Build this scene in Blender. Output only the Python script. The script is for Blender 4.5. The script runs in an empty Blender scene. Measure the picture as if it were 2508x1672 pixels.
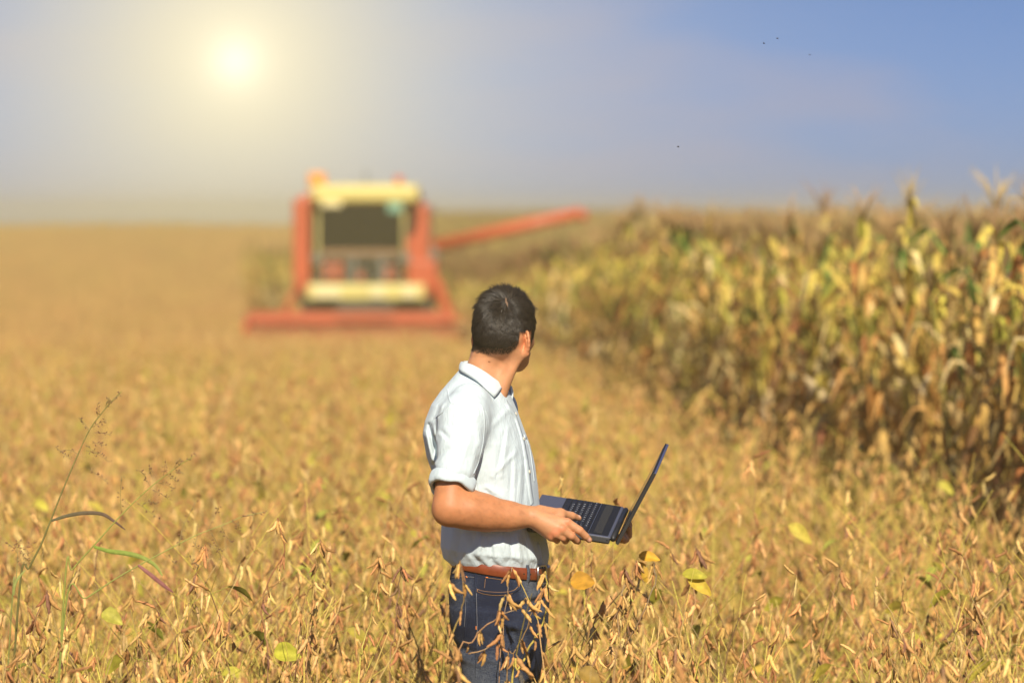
import bpy, bmesh, math, random
import numpy as np
from mathutils import Vector, Matrix, Euler
from mathutils.bvhtree import BVHTree

sc = bpy.context.scene
col = sc.collection
R = math.radians

# ------------------------------------------------------------------ camera
CAM_Z = 1.94
PITCH = R(1.812)
cam_d = bpy.data.cameras.new('camera')
cam = bpy.data.objects.new('camera', cam_d)
col.objects.link(cam)
cam.location = (0, 0, CAM_Z)
cam.rotation_euler = (math.pi / 2 - PITCH, 0, 0)
cam_d.sensor_width = 36.0
cam_d.lens = 135.0
cam_d.clip_start = 0.1
cam_d.clip_end = 6000
cam_d.dof.use_dof = True
cam_d.dof.focus_distance = 10.2
cam_d.dof.aperture_fstop = 2.85
sc.camera = cam

# ------------------------------------------------------------------ sky and sun
SUN_EL, SUN_AZ = R(38), R(-5)          # light comes from behind the camera, a little to its right
to_sun = Vector((-math.sin(SUN_AZ) * math.cos(SUN_EL), -math.cos(SUN_AZ) * math.cos(SUN_EL), math.sin(SUN_EL)))
world = bpy.data.worlds.new('World')
sc.world = world
world.use_nodes = True
wt = world.node_tree
wt.nodes.clear()
def wn(t, **kw):
    n = wt.nodes.new(t)
    for k, v in kw.items():
        setattr(n, k, v)
    return n
wl = wt.links.new
def wmath(op, a, b=None, clamp=False):
    n = wn('ShaderNodeMath', operation=op)
    n.use_clamp = clamp
    for i, v in enumerate((a, b)):
        if v is None:
            continue
        if isinstance(v, (int, float)):
            n.inputs[i].default_value = v
        else:
            wl(v, n.inputs[i])
    return n.outputs[0]
def wmix(fac, a, b, blend='MIX'):
    n = wn('ShaderNodeMix', data_type='RGBA', blend_type=blend)
    for s, v in ((0, fac), (6, a), (7, b)):
        if isinstance(v, (int, float)):
            n.inputs[s].default_value = v
        elif isinstance(v, tuple):
            n.inputs[s].default_value = (*v, 1)
        else:
            wl(v, n.inputs[s])
    return n.outputs[2]
SKY_K = 0.09
sky = wn('ShaderNodeTexSky', sky_type='NISHITA', sun_disc=False)
sky.sun_elevation = SUN_EL
sky.sun_rotation = math.atan2(to_sun.x, to_sun.y)
sky.altitude = 100
sky.air_density = 1.0
sky.dust_density = 0.4
sky.ozone_density = 1.6
tc = wn('ShaderNodeTexCoord')
nrm = wn('ShaderNodeVectorMath', operation='NORMALIZE')
wl(tc.outputs['Generated'], nrm.inputs[0])
dirv = nrm.outputs[0]
# direction of the low sun seen in the sky through thin haze
fwd = Vector((0, math.cos(PITCH), -math.sin(PITCH))); upv = Vector((0, math.sin(PITCH), math.cos(PITCH)))
gd = (fwd + Vector((1, 0, 0)) * ((577 - 1254) / 9405) + upv * ((836 - 150) / 9405)).normalized()
sub = wn('ShaderNodeVectorMath', operation='DISTANCE')
wl(dirv, sub.inputs[0]); sub.inputs[1].default_value = gd
dist = sub.outputs['Value']                        # about the angle in radians
def glow(sig, p=1.0):
    return wmath('POWER', 2.71828, wmath('MULTIPLY', wmath('POWER', wmath('DIVIDE', dist, sig), p), -1.0))
g_disc, g_core, g_mid, g_wide = glow(0.0058, 1.6), glow(0.017, 1.2), glow(0.045, 1.5), glow(0.092, 1.6)
# thin high cloud: noise stretched along the horizon
mp = wn('ShaderNodeMapping')
wl(dirv, mp.inputs[0]); mp.inputs['Scale'].default_value = (9, 2, 42)
mp.inputs['Location'].default_value = (3.1, 0.4, 1.7)
nz = wn('ShaderNodeTexNoise'); nz.inputs['Scale'].default_value = 1.0; nz.inputs['Detail'].default_value = 3.0; nz.inputs['Roughness'].default_value = 0.5
wl(mp.outputs[0], nz.inputs['Vector'])
rmp = wn('ShaderNodeMapRange'); rmp.inputs[1].default_value = 0.50; rmp.inputs[2].default_value = 0.74; rmp.inputs[4].default_value = 0.62
wl(nz.outputs['Fac'], rmp.inputs[0])
sepd = wn('ShaderNodeSeparateXYZ'); wl(dirv, sepd.inputs[0])
elr = wn('ShaderNodeMapRange'); elr.inputs[1].default_value = -0.01; elr.inputs[2].default_value = 0.075; wl(sepd.outputs['Z'], elr.inputs[0])
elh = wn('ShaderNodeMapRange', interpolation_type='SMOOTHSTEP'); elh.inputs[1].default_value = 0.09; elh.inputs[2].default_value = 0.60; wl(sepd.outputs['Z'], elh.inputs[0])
tint = wmix(elh.outputs[0], wmix(elr.outputs[0], (0.265, 0.40, 0.96), (0.185, 0.268, 0.55)), (0.56, 0.58, 0.70))  # sky above the view made paler and greyer to brighten the shadows
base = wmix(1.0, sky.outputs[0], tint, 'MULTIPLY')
s1 = wmix(rmp.outputs[0], base, (3.6, 3.4, 4.3))
def addglow(c, fac, rgb, k):
    sc_ = wn('ShaderNodeVectorMath', operation='SCALE')
    sc_.inputs[0].default_value = rgb
    wl(wmath('MULTIPLY', fac, k / SKY_K), sc_.inputs['Scale'])
    a = wn('ShaderNodeVectorMath', operation='ADD')
    wl(c, a.inputs[0]); wl(sc_.outputs[0], a.inputs[1])
    return a.outputs[0]
# haze lit by the low sun replaces the blue, then the disc burns out
s2 = wmix(wmath('MULTIPLY', g_wide, 0.68), s1, (0.55 / SKY_K, 0.54 / SKY_K, 0.52 / SKY_K))
s2 = wmix(wmath('MULTIPLY', g_mid, 0.94), s2, (0.72 / SKY_K, 0.64 / SKY_K, 0.42 / SKY_K))
s2 = addglow(s2, g_core, (1.0, 0.92, 0.70), 0.20)
s2 = addglow(s2, g_disc, (1.0, 0.97, 0.90), 0.22)
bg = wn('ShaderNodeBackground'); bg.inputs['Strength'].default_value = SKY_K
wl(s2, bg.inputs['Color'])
wo = wn('ShaderNodeOutputWorld'); wl(bg.outputs[0], wo.inputs['Surface'])
world.cycles.sampling_method = 'MANUAL'
world.cycles.sample_map_resolution = 512

sun_d = bpy.data.lights.new('sun', 'SUN')
sun_d.energy = 5.0
sun_d.angle = R(0.55)
sun_d.color = (1.0, 0.90, 0.73)
sun = bpy.data.objects.new('sun', sun_d)
col.objects.link(sun)
sun.rotation_euler = to_sun.to_track_quat('Z', 'Y').to_euler()

sc.view_settings.view_transform = 'Standard'
sc.view_settings.look = 'None'
sc.view_settings.exposure = 0.38
sc.view_settings.gamma = 1.0
sc.view_settings.use_curve_mapping = False
cy = sc.cycles
cy.max_bounces = 5; cy.diffuse_bounces = 3; cy.glossy_bounces = 2; cy.transmission_bounces = 3
cy.transparent_max_bounces = 4; cy.volume_bounces = 0
cy.caustics_reflective = False; cy.caustics_refractive = False
cy.use_adaptive_sampling = True; cy.adaptive_threshold = 0.012
cy.use_denoising = True
cy.sample_clamp_indirect = 4.0

# ------------------------------------------------------------------ helpers
def P(px, py, Y):
    """point at depth Y that the photograph (2508 x 1672) shows at pixel px, py"""
    d = fwd + Vector((1, 0, 0)) * ((px - 1254) / 9405) + upv * ((836 - py) / 9405)
    return Vector((0, 0, CAM_Z)) + d * (Y / d.y)
def Q(x, y, Y):
    return P(x * 1.06633, y * 1.06633, Y)

def srgb(r, g, b):
    f = lambda c: (c / 12.92 if c <= 0.04045 else ((c + 0.055) / 1.055) ** 2.4)
    return (f(r / 255), f(g / 255), f(b / 255))

def tag(o, label=None, cat=None, group=None, kind=None):
    if label: o['label'] = label
    if cat: o['category'] = cat
    if group: o['group'] = group
    if kind: o['kind'] = kind
    return o
def empty(name, loc=(0, 0, 0), rz=0.0, parent=None):
    o = bpy.data.objects.new(name, None)
    o.empty_display_size = 0.1
    col.objects.link(o); o.location = loc; o.rotation_euler = (0, 0, rz)
    if parent: o.parent = parent
    return o

class MB:
    """collects faces with a colour per vertex; becomes one mesh"""
    def __init__(s): s.v = []; s.f = []; s.c = []
    def add(s, vs, fs, c):
        n = len(s.v)
        s.v.extend(tuple(v) for v in vs)
        s.f.extend(tuple(i + n for i in f) for f in fs)
        if len(c) and isinstance(c[0], (tuple, list)): s.c.extend(c)
        else: s.c.extend([tuple(c)] * len(vs))
    def join(s, o, off=(0, 0, 0), rz=0.0, sca=1.0):
        n = len(s.v); ca, sa = math.cos(rz) * sca, math.sin(rz) * sca
        s.v.extend((x * ca - y * sa + off[0], x * sa + y * ca + off[1], z * sca + off[2]) for x, y, z in o.v)
        s.f.extend(tuple(i + n for i in f) for f in o.f)
        s.c.extend(o.c)
    def tube(s, pts, rads, c, sides=5, caps=True):
        pts = [Vector(p) for p in pts]; n = len(pts)
        if isinstance(rads, (int, float)): rads = [rads] * n
        vs, fs, cs = [], [], []
        t0 = (pts[1] - pts[0]).normalized()
        a = Vector((0, 0, 1)) if abs(t0.z) < 0.9 else Vector((1, 0, 0))
        nx = t0.cross(a).normalized()
        for i, p in enumerate(pts):
            t = (pts[min(i + 1, n - 1)] - pts[max(i - 1, 0)]).normalized()
            nx = (nx - t * nx.dot(t)); nx = nx.normalized() if nx.length > 1e-9 else t.orthogonal().normalized()
            ny = t.cross(nx)
            ci = c[i] if isinstance(c[0], (tuple, list)) else c
            for k in range(sides):
                an = 2 * math.pi * k / sides
                vs.append(p + (nx * math.cos(an) + ny * math.sin(an)) * rads[i]); cs.append(tuple(ci))
        for i in range(n - 1):
            for k in range(sides):
                k2 = (k + 1) % sides
                fs.append((i * sides + k, i * sides + k2, (i + 1) * sides + k2, (i + 1) * sides + k))
        if caps:
            fs.append(tuple(range(sides - 1, -1, -1))); fs.append(tuple((n - 1) * sides + k for k in range(sides)))
        s.add(vs, fs, cs)
    def box(s, lo, hi, c, M=None):
        x0, y0, z0 = lo; x1, y1, z1 = hi
        vs = [Vector(v) for v in ((x0, y0, z0), (x1, y0, z0), (x1, y1, z0), (x0, y1, z0), (x0, y0, z1), (x1, y0, z1), (x1, y1, z1), (x0, y1, z1))]
        if M is not None: vs = [M @ v for v in vs]
        s.add(vs, [(0, 3, 2, 1), (4, 5, 6, 7), (0, 1, 5, 4), (1, 2, 6, 5), (2, 3, 7, 6), (3, 0, 4, 7)], c)
    def mesh(s, name, mat, smooth=True):
        m = bpy.data.meshes.new(name)
        m.from_pydata(s.v, [], s.f)
        a = m.color_attributes.new('col', 'FLOAT_COLOR', 'POINT')
        arr = np.ones((len(s.v), 4), np.float32); arr[:, :3] = np.array(s.c, np.float32).reshape(-1, 3)
        a.data.foreach_set('color', arr.ravel())
        if mat: m.materials.append(mat)
        if smooth: m.polygons.foreach_set('use_smooth', [True] * len(m.polygons))
        m.update()
        return m
    def build(s, name, mat, parent=None, smooth=True, bevel=0):
        return link(name, s.mesh(name, mat, smooth), parent, bevel)
def link(name, mesh, parent=None, bevel=0):
    o = bpy.data.objects.new(name, mesh)
    col.objects.link(o)
    if parent: o.parent = parent
    if bevel:
        md = o.modifiers.new('bevel', 'BEVEL'); md.width = bevel; md.segments = 2; md.limit_method = 'ANGLE'
        md.harden_normals = False
    return o

# ------------------------------------------------------------------ materials
def mat_new(name):
    m = bpy.data.materials.new(name); m.use_nodes = True
    t = m.node_tree; b = t.nodes['Principled BSDF']
    return m, t, b
def plant_mat(name, rough=0.75, var=0.25, transl=0.0, grain=(60, 0.35), spec=0.25):
    """colour from the mesh, shifted a little per object, with fine mottling"""
    m, t, b = mat_new(name)
    L = t.links.new
    at = t.nodes.new('ShaderNodeAttribute'); at.attribute_name = 'col'
    oi = t.nodes.new('ShaderNodeObjectInfo')
    tcn = t.nodes.new('ShaderNodeTexCoord')
    n = t.nodes.new('ShaderNodeTexNoise'); n.inputs['Scale'].default_value = grain[0]; n.inputs['Detail'].default_value = 2
    L(tcn.outputs['Object'], n.inputs['Vector'])
    hs = t.nodes.new('ShaderNodeHueSaturation')
    mr = t.nodes.new('ShaderNodeMapRange'); mr.inputs[3].default_value = 1 - var; mr.inputs[4].default_value = 1 + var
    L(oi.outputs['Random'], mr.inputs[0])
    mr2 = t.nodes.new('ShaderNodeMapRange'); mr2.inputs[1].default_value = 0.25; mr2.inputs[2].default_value = 0.75
    mr2.inputs[3].default_value = 1 - grain[1]; mr2.inputs[4].default_value = 1 + grain[1]
    L(n.outputs['Fac'], mr2.inputs[0])
    mu = t.nodes.new('ShaderNodeMath'); mu.operation = 'MULTIPLY'
    L(mr.outputs[0], mu.inputs[0]); L(mr2.outputs[0], mu.inputs[1])
    L(mu.outputs[0], hs.inputs['Value'])
    h2 = t.nodes.new('ShaderNodeMapRange'); h2.inputs[3].default_value = 0.488; h2.inputs[4].default_value = 0.512
    fr = t.nodes.new('ShaderNodeMath'); fr.operation = 'FRACT'
    m7 = t.nodes.new('ShaderNodeMath'); m7.operation = 'MULTIPLY'; m7.inputs[1].default_value = 7.31
    L(oi.outputs['Random'], m7.inputs[0]); L(m7.outputs[0], fr.inputs[0]); L(fr.outputs[0], h2.inputs[0])
    L(h2.outputs[0], hs.inputs['Hue'])
    L(at.outputs['Color'], hs.inputs['Color'])
    L(hs.outputs[0], b.inputs['Base Color'])
    b.inputs['Roughness'].default_value = rough
    b.inputs['Specular IOR Level'].default_value = spec
    if transl:
        tr = t.nodes.new('ShaderNodeBsdfTranslucent'); L(hs.outputs[0], tr.inputs['Color'])
        mx = t.nodes.new('ShaderNodeMixShader'); mx.inputs[0].default_value = transl
        L(b.outputs[0], mx.inputs[1]); L(tr.outputs[0], mx.inputs[2])
        L(mx.outputs[0], t.nodes['Material Output'].inputs['Surface'])
    return m
def flat_mat(name, rgb, rough=0.5, metal=0.0, noise=(20, 0.08), bump=0.0, spec=0.5, coat=0.0, attr=False):
    m, t, b = mat_new(name); L = t.links.new
    tcn = t.nodes.new('ShaderNodeTexCoord')
    n = t.nodes.new('ShaderNodeTexNoise'); n.inputs['Scale'].default_value = noise[0]; n.inputs['Detail'].default_value = 4
    L(tcn.outputs['Object'], n.inputs['Vector'])
    mr = t.nodes.new('ShaderNodeMapRange'); mr.inputs[1].default_value = 0.25; mr.inputs[2].default_value = 0.75
    mr.inputs[3].default_value = 1 - noise[1]; mr.inputs[4].default_value = 1 + noise[1]
    L(n.outputs['Fac'], mr.inputs[0])
    hs = t.nodes.new('ShaderNodeHueSaturation'); L(mr.outputs[0], hs.inputs['Value'])
    if attr:
        at = t.nodes.new('ShaderNodeAttribute'); at.attribute_name = 'col'; L(at.outputs['Color'], hs.inputs['Color'])
    else:
        hs.inputs['Color'].default_value = (*rgb, 1)
    L(hs.outputs[0], b.inputs['Base Color'])
    b.inputs['Roughness'].default_value = rough; b.inputs['Metallic'].default_value = metal
    b.inputs['Specular IOR Level'].default_value = spec
    if coat: b.inputs['Coat Weight'].default_value = coat
    if bump:
        bp = t.nodes.new('ShaderNodeBump'); bp.inputs['Strength'].default_value = bump; bp.inputs['Distance'].default_value = 0.002
        L(n.outputs['Fac'], bp.inputs['Height']); L(bp.outputs[0], b.inputs['Normal'])
    return m

def grow(*a):
    return tuple(a)
def smooth01(t):
    t = min(1.0, max(0.0, t)); return t * t * (3 - 2 * t)
# ------------------------------------------------------------------ ground
def ground_z(x, y):
    z = -1.22 * smooth01((y - 13) / 70.0)
    z += 1.80 * smooth01((y - 95) / 165.0)
    z -= 5.0 * smooth01((y - 262) / 120.0)
    z += 0.05 * math.sin(x * 0.21 + y * 0.05) * smooth01((y - 14) / 20.0)
    return z
def corn_edge(y):
    pts = [(6, 2.8), (14.5, 2.20), (18.9, 1.98), (21.3, 1.52), (27.5, 1.12), (36, 0.80), (50, 0.48), (62, -0.15), (80, -1.15), (140, -4.0), (280, -10.0)]
    for (y0, x0), (y1, x1) in zip(pts, pts[1:]):
        if y <= y1: return x0 + (x1 - x0) * (y - y0) / (y1 - y0)
    return -10.0
def make_ground():
    xs = list(np.linspace(-30, 30, 41)); xs = [-160, -110, -75, -50] + xs + [50, 75, 110, 160]
    ys = [-40, -20, 0] + list(np.linspace(6, 300, 99)) + [315, 330, 340]
    vs = [(x, y, ground_z(x, y)) for y in ys for x in xs]
    nx = len(xs)
    fs = [(j * nx + i, j * nx + i + 1, (j + 1) * nx + i + 1, (j + 1) * nx + i) for j in range(len(ys) - 1) for i in range(nx - 1)]
    me = bpy.data.meshes.new('ground'); me.from_pydata(vs, [], fs)
    me.polygons.foreach_set('use_smooth', [True] * len(fs))
    m, t, b = mat_new('soil'); L = t.links.new
    tcn = t.nodes.new('ShaderNodeTexCoord')
    n1 = t.nodes.new('ShaderNodeTexNoise'); n1.inputs['Scale'].default_value = 9; n1.inputs['Detail'].default_value = 6
    n2 = t.nodes.new('ShaderNodeTexNoise'); n2.inputs['Scale'].default_value = 1.1; n2.inputs['Detail'].default_value = 3
    L(tcn.outputs['Object'], n1.inputs['Vector']); L(tcn.outputs['Object'], n2.inputs['Vector'])
    cr = t.nodes.new('ShaderNodeValToRGB'); e = cr.color_ramp.elements
    e[0].position = 0.3; e[0].color = (0.10, 0.065, 0.03, 1); e[1].position = 0.7; e[1].color = (0.30, 0.20, 0.075, 1)
    L(n1.outputs['Fac'], cr.inputs[0])
    mx = t.nodes.new('ShaderNodeMix'); mx.data_type = 'RGBA'; mx.inputs[7].default_value = (0.26, 0.22, 0.06, 1)
    L(n2.outputs['Fac'], mx.inputs[0]); L(cr.outputs[0], mx.inputs[6]); L(mx.outputs[2], b.inputs['Base Color'])
    b.inputs['Roughness'].default_value = 0.95
    bp = t.nodes.new('ShaderNodeBump'); bp.inputs['Distance'].default_value = 0.04; L(n1.outputs['Fac'], bp.inputs['Height']); L(bp.outputs[0], b.inputs['Normal'])
    me.materials.append(m)
    o = link('ground', me); tag(o, 'brown soil of the field under the crops', kind='structure')
make_ground()

# ------------------------------------------------------------------ soybean plants
M_soy = plant_mat('soy_dry', 0.72, 0.20, 0.0, (170, 0.28), 0.3)
M_leaf = plant_mat('soy_leaf', 0.6, 0.15, 0.3, (60, 0.25), 0.3)
M_corn = plant_mat('corn_dry', 0.65, 0.20, 0.22, (22, 0.25), 0.3)

PODC = [(0.60, 0.345, 0.105), (0.66, 0.41, 0.14), (0.52, 0.27, 0.085), (0.40, 0.19, 0.065), (0.66, 0.45, 0.17), (0.24, 0.12, 0.06)]
PODW = [4, 2.4, 4, 3.2, 1.4, 1.4]
STEMC = [(0.60, 0.47, 0.09), (0.50, 0.43, 0.08), (0.36, 0.20, 0.08), (0.24, 0.12, 0.06), (0.50, 0.34, 0.13)]
def jit(c, r, a=0.12):
    k = 1 + r.uniform(-a, a)
    return tuple(max(0.0, v * k * (1 + r.uniform(-a, a) * 0.3)) for v in c)

def pod(mb, r, base, d, L, seg=7, sides=6, c=None, curve=None):
    """a seed pod: flattened, curved, with a swelling for each bean, on a short stalk"""
    d = Vector(d).normalized()
    side = d.cross(Vector((0, 0, 1)))
    side = side.normalized() if side.length > 0.05 else d.orthogonal().normalized()
    side = (side * math.cos(a := r.uniform(0, 6.28)) + d.cross(side) * math.sin(a)).normalized()
    nrm_ = d.cross(side).normalized()
    cv = r.choice((-1, 1)) * r.uniform(0.08, 0.55) if curve is None else curve
    c = c or jit(r.choices(PODC, PODW)[0], r)
    p0 = Vector(base); st = 0.008
    pts, wid = [p0, p0 + d * st], [0.0011, 0.0014]
    for i in range(seg + 1):
        s = i / seg
        w = 0.0050 * min(1.0, 0.34 + s * 5.0) * min(1.0, 0.30 + (1 - s) * 3.6) * (1 + 0.20 * math.cos(2 * math.pi * (2.55 * s - 0.40)))
        if i == seg: w = 0.0008
        ang = cv * (s - 0.1) * 2.2
        pts.append(p0 + d * st + (d * math.cos(ang * 0.5) + side * math.sin(ang * 0.5)) * (s * L)); wid.append(w * L / 0.045)
    vs, cs, fs = [], [], []
    n = len(pts)
    for i, p in enumerate(pts):
        for k in range(sides):
            an = 2 * math.pi * k / sides
            vs.append(p + side * (math.cos(an) * wid[i]) + nrm_ * (math.sin(an) * wid[i] * 0.66))
            kk = 0.62 if i < 2 else (1.0 + 0.12 * math.cos(an))
            cs.append(tuple(v * kk for v in c))
    for i in range(n - 1):
        for k in range(sides):
            k2 = (k + 1) % sides
            fs.append((i * sides + k, i * sides + k2, (i + 1) * sides + k2, (i + 1) * sides + k))
    mb.add(vs, fs, cs)

def leaf_blade(mb, r, base, d, L, W, c, droop=0.6, rows=5, face=None):
    """an oval, slightly cupped leaf with a midrib"""
    d = Vector(d).normalized(); side = d.cross(Vector((0, 0, 1)))
    side = side.normalized() if side.length > 0.05 else Vector((1, 0, 0))
    if face is None:
        side = Matrix.Rotation(r.uniform(-1.1, 1.1), 3, d) @ side
    else:
        side = d.cross(Vector(face)).normalized()
    up = side.cross(d)
    vs, cs, fs = [], [], []
    fold = r.uniform(0.1, 0.5); tw = r.uniform(-0.4, 0.4)
    for i in range(rows + 1):
        s = i / rows
        w = W * 0.5 * (math.sin(math.pi * (0.04 + 0.94 * s ** 0.8)) ** 0.75)
        p = Vector(base) + d * (L * s) + Vector((0, 0, -1)) * (droop * L * s * s * 0.5)
        wob = r.uniform(-1, 1) * 0.06 * W
        for k, q in enumerate((-1, -0.5, 0, 0.5, 1)):
            vs.append(p + side * (q * w * math.cos(tw * s)) + up * (abs(q) * w * fold + q * w * math.sin(tw * s) + (wob if abs(q) == 1 else 0)))
            kk = 1.0 if k != 2 else 1.15
            kk *= 1 + r.uniform(-0.12, 0.12)
            cs.append(tuple(v * kk for v in c))
    for i in range(rows):
        for k in range(4):
            a = i * 5 + k; fs.append((a, a + 1, a + 6, a + 5))
    mb.add(vs, fs, cs)

def soy_parts(seed, H=0.95, lean=0.25, low=False, leafy=False):
    """one ripe plant: (stem, [pod clusters from the top down], [leaves])"""
    r = random.Random(seed)
    stem = MB(); clusters = []; leaves = []
    az = r.uniform(0, 6.28); ln = r.uniform(0.05, lean)
    green = r.random() < 0.45
    cb = jit(STEMC[r.choice((0, 1))] if green or r.random() < 0.6 else STEMC[4], r); ct = jit(STEMC[r.choice((2, 3, 4, 2))], r)
    def stalk(p0, d, L, n, r0, r1, c0, c1, zig=0.012):
        pts, cs = [], []
        d = Vector(d).normalized(); p = Vector(p0); sgn = 1
        sd = d.orthogonal().normalized(); sd = Matrix.Rotation(r.uniform(0, 6.28), 3, d) @ sd
        for i in range(n + 1):
            s = i / n
            pts.append(p.copy()); cs.append(tuple(a + (b - a) * s for a, b in zip(c0, c1)))
            d = (d + Vector((r.uniform(-1, 1), r.uniform(-1, 1), r.uniform(-0.2, 0.5))) * 0.09).normalized()
            p = p + d * (L / n) + sd * (zig * sgn); sgn = -sgn
        stem.tube(pts, [r0 + (r1 - r0) * i / n for i in range(n + 1)], cs, sides=3 if low else 5, caps=False)
        return pts
    d0 = Vector((math.cos(az) * ln, math.sin(az) * ln, 1))
    nn = 9 if low else 13
    pts = stalk((0, 0, 0), d0, H * r.uniform(0.96, 1.06), nn, 0.0038, 0.0014, cb, ct)
    nodes = [(p, i / nn, 1.0) for i, p in enumerate(pts) if i >= (3 if not low else 4)]
    for k in range(r.choice((1, 2, 2, 3))):
        i = r.randint(2, nn // 2 + 1)
        a = r.uniform(0, 6.28)
        bl = r.uniform(0.22, 0.42) * H
        bp_ = stalk(pts[i], (math.cos(a) * 0.75, math.sin(a) * 0.75, 1), bl, 4 if low else 6, 0.0026, 0.0011, cb if r.random() < 0.5 else ct, ct, 0.008)
        nodes += [(p, 0.4 + 0.5 * j / 6, 0.8) for j, p in enumerate(bp_) if j >= 2]
    nodes.sort(key=lambda q: -q[0].z)
    for p, s, k in nodes:
        if r.random() < 0.10: continue
        mb = MB()
        n = r.choice((1, 2, 2, 3, 3, 4)) if not low else r.choice((1, 2, 2))
        a0 = r.uniform(0, 6.28)
        for j in range(n):
            a = a0 + r.gauss(0, 0.9)
            out = r.uniform(0.10, 0.62)
            dz = -1.0 if r.random() < 0.95 else 0.3
            pod(mb, r, p, (math.cos(a) * out, math.sin(a) * out, dz), r.uniform(0.040, 0.058) * (1.3 if low else 1),
                4 if low else 7, 4 if low else 6)
        clusters.append(mb)
        if r.random() < 0.35 and not low:         # bare leaf stalk still standing after the leaf fell
            a = r.uniform(0, 6.28); l = r.uniform(0.08, 0.2)
            stem.tube([p, p + Vector((math.cos(a) * l * 0.5, math.sin(a) * l * 0.5, l * 0.6)), p + Vector((math.cos(a) * l * 0.85, math.sin(a) * l * 0.85, l * 0.95))],
                      [0.0013, 0.0011, 0.0009], jit(STEMC[r.choice((0, 0, 1, 4))], r), sides=3, caps=False)
    # long pale yellow leaf stalks low down
    for k in range(1 if low else r.randint(3, 5)):
        a = r.uniform(0, 6.28); z = r.uniform(0.15, 0.55) * H; l = r.uniform(0.2, 0.48); t = r.uniform(0.15, 0.75)
        p = Vector((d0.x * z, d0.y * z, z))
        stem.tube([p, p + Vector((math.cos(a) * l * t * 0.5, math.sin(a) * l * t * 0.5, l * 0.5)), p + Vector((math.cos(a) * l * t, math.sin(a) * l * t, l * 0.9))],
                  [0.0021, 0.0018, 0.0013], jit(r.choice(((0.62, 0.48, 0.10), (0.54, 0.45, 0.085), (0.60, 0.42, 0.12))), r), sides=3 if low else 4, caps=False)
    nl = r.randint(2, 3) if leafy else (1 if r.random() < 0.12 and not low else 0)
    for k in range(nl):
        a = r.uniform(0, 6.28); z = r.uniform(0.30, 0.66 if not leafy else 0.9) * H
        p = Vector((d0.x * z, d0.y * z, z)); q = p + Vector((math.cos(a), math.sin(a), 0.3)) * r.uniform(0.06, 0.14)
        stem.tube([p, q], 0.0012, (0.4, 0.38, 0.06), sides=3, caps=False)
        c = r.choice(((0.44, 0.37, 0.05), (0.50, 0.36, 0.05), (0.33, 0.32, 0.05), (0.48, 0.26, 0.05), (0.36, 0.28, 0.08)))
        mb = MB()
        leaf_blade(mb, r, q, (math.cos(a + r.uniform(-.5, .5)), math.sin(a), r.uniform(-0.5, 0.2)), r.uniform(0.05, 0.08), r.uniform(0.032, 0.05), c)
        leaves.append(mb)
    return stem, clusters, leaves

def merged(parts):
    mb = MB(); st, cl, lv = parts
    mb.join(st)
    for q in cl + lv: mb.join(q)
    return mb

def scatter_group(coll, name):
    g = bpy.data.node_groups.new(name, 'GeometryNodeTree')
    g.interface.new_socket('Geometry', in_out='INPUT', socket_type='NodeSocketGeometry')
    g.interface.new_socket('Geometry', in_out='OUTPUT', socket_type='NodeSocketGeometry')
    N = g.nodes.new; L = g.links.new
    gi, go = N('NodeGroupInput'), N('NodeGroupOutput')
    ci = N('GeometryNodeCollectionInfo'); ci.inputs['Collection'].default_value = coll
    ci.inputs['Separate Children'].default_value = True; ci.inputs['Reset Children'].default_value = True
    ip = N('GeometryNodeInstanceOnPoints'); ip.inputs['Pick Instance'].default_value = True
    def na(nm, ty):
        n = N('GeometryNodeInputNamedAttribute'); n.data_type = ty; n.inputs['Name'].default_value = nm
        return n.outputs['Attribute']
    e2r = N('FunctionNodeEulerToRotation')
    L(gi.outputs[0], ip.inputs['Points']); L(ci.outputs[0], ip.inputs['Instance'])
    L(na('idx', 'INT'), ip.inputs['Instance Index'])
    L(na('rot', 'FLOAT_VECTOR'), e2r.inputs[0]); L(e2r.outputs[0], ip.inputs['Rotation'])
    L(na('scl', 'FLOAT_VECTOR'), ip.inputs['Scale'])
    L(ip.outputs[0], go.inputs[0])
    return g
def scatter(name, protos, pts, label, cat=None):
    """pts: (x, y, z, rx, ry, rz, sxy, sz, idx); protos: list of meshes. One object, instanced by geometry nodes."""
    c = bpy.data.collections.new(name + '_kinds')
    for i, m in enumerate(protos):
        o = bpy.data.objects.new('%s_kind.%03d' % (name, i), m); c.objects.link(o)
    a = np.array(pts, np.float64)
    me = bpy.data.meshes.new(name); me.from_pydata([tuple(v) for v in a[:, :3]], [], [])
    at = me.attributes.new('rot', 'FLOAT_VECTOR', 'POINT'); at.data.foreach_set('vector', a[:, 3:6].astype(np.float32).ravel())
    at = me.attributes.new('scl', 'FLOAT_VECTOR', 'POINT')
    s = np.stack([a[:, 6], a[:, 6], a[:, 7]], 1).astype(np.float32); at.data.foreach_set('vector', s.ravel())
    at = me.attributes.new('idx', 'INT', 'POINT'); at.data.foreach_set('value', a[:, 8].astype(np.int32))
    o = link(name, me)
    md = o.modifiers.new('scatter', 'NODES'); md.node_group = scatter_group(c, name)
    tag(o, label, kind='stuff')
    return o

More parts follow.
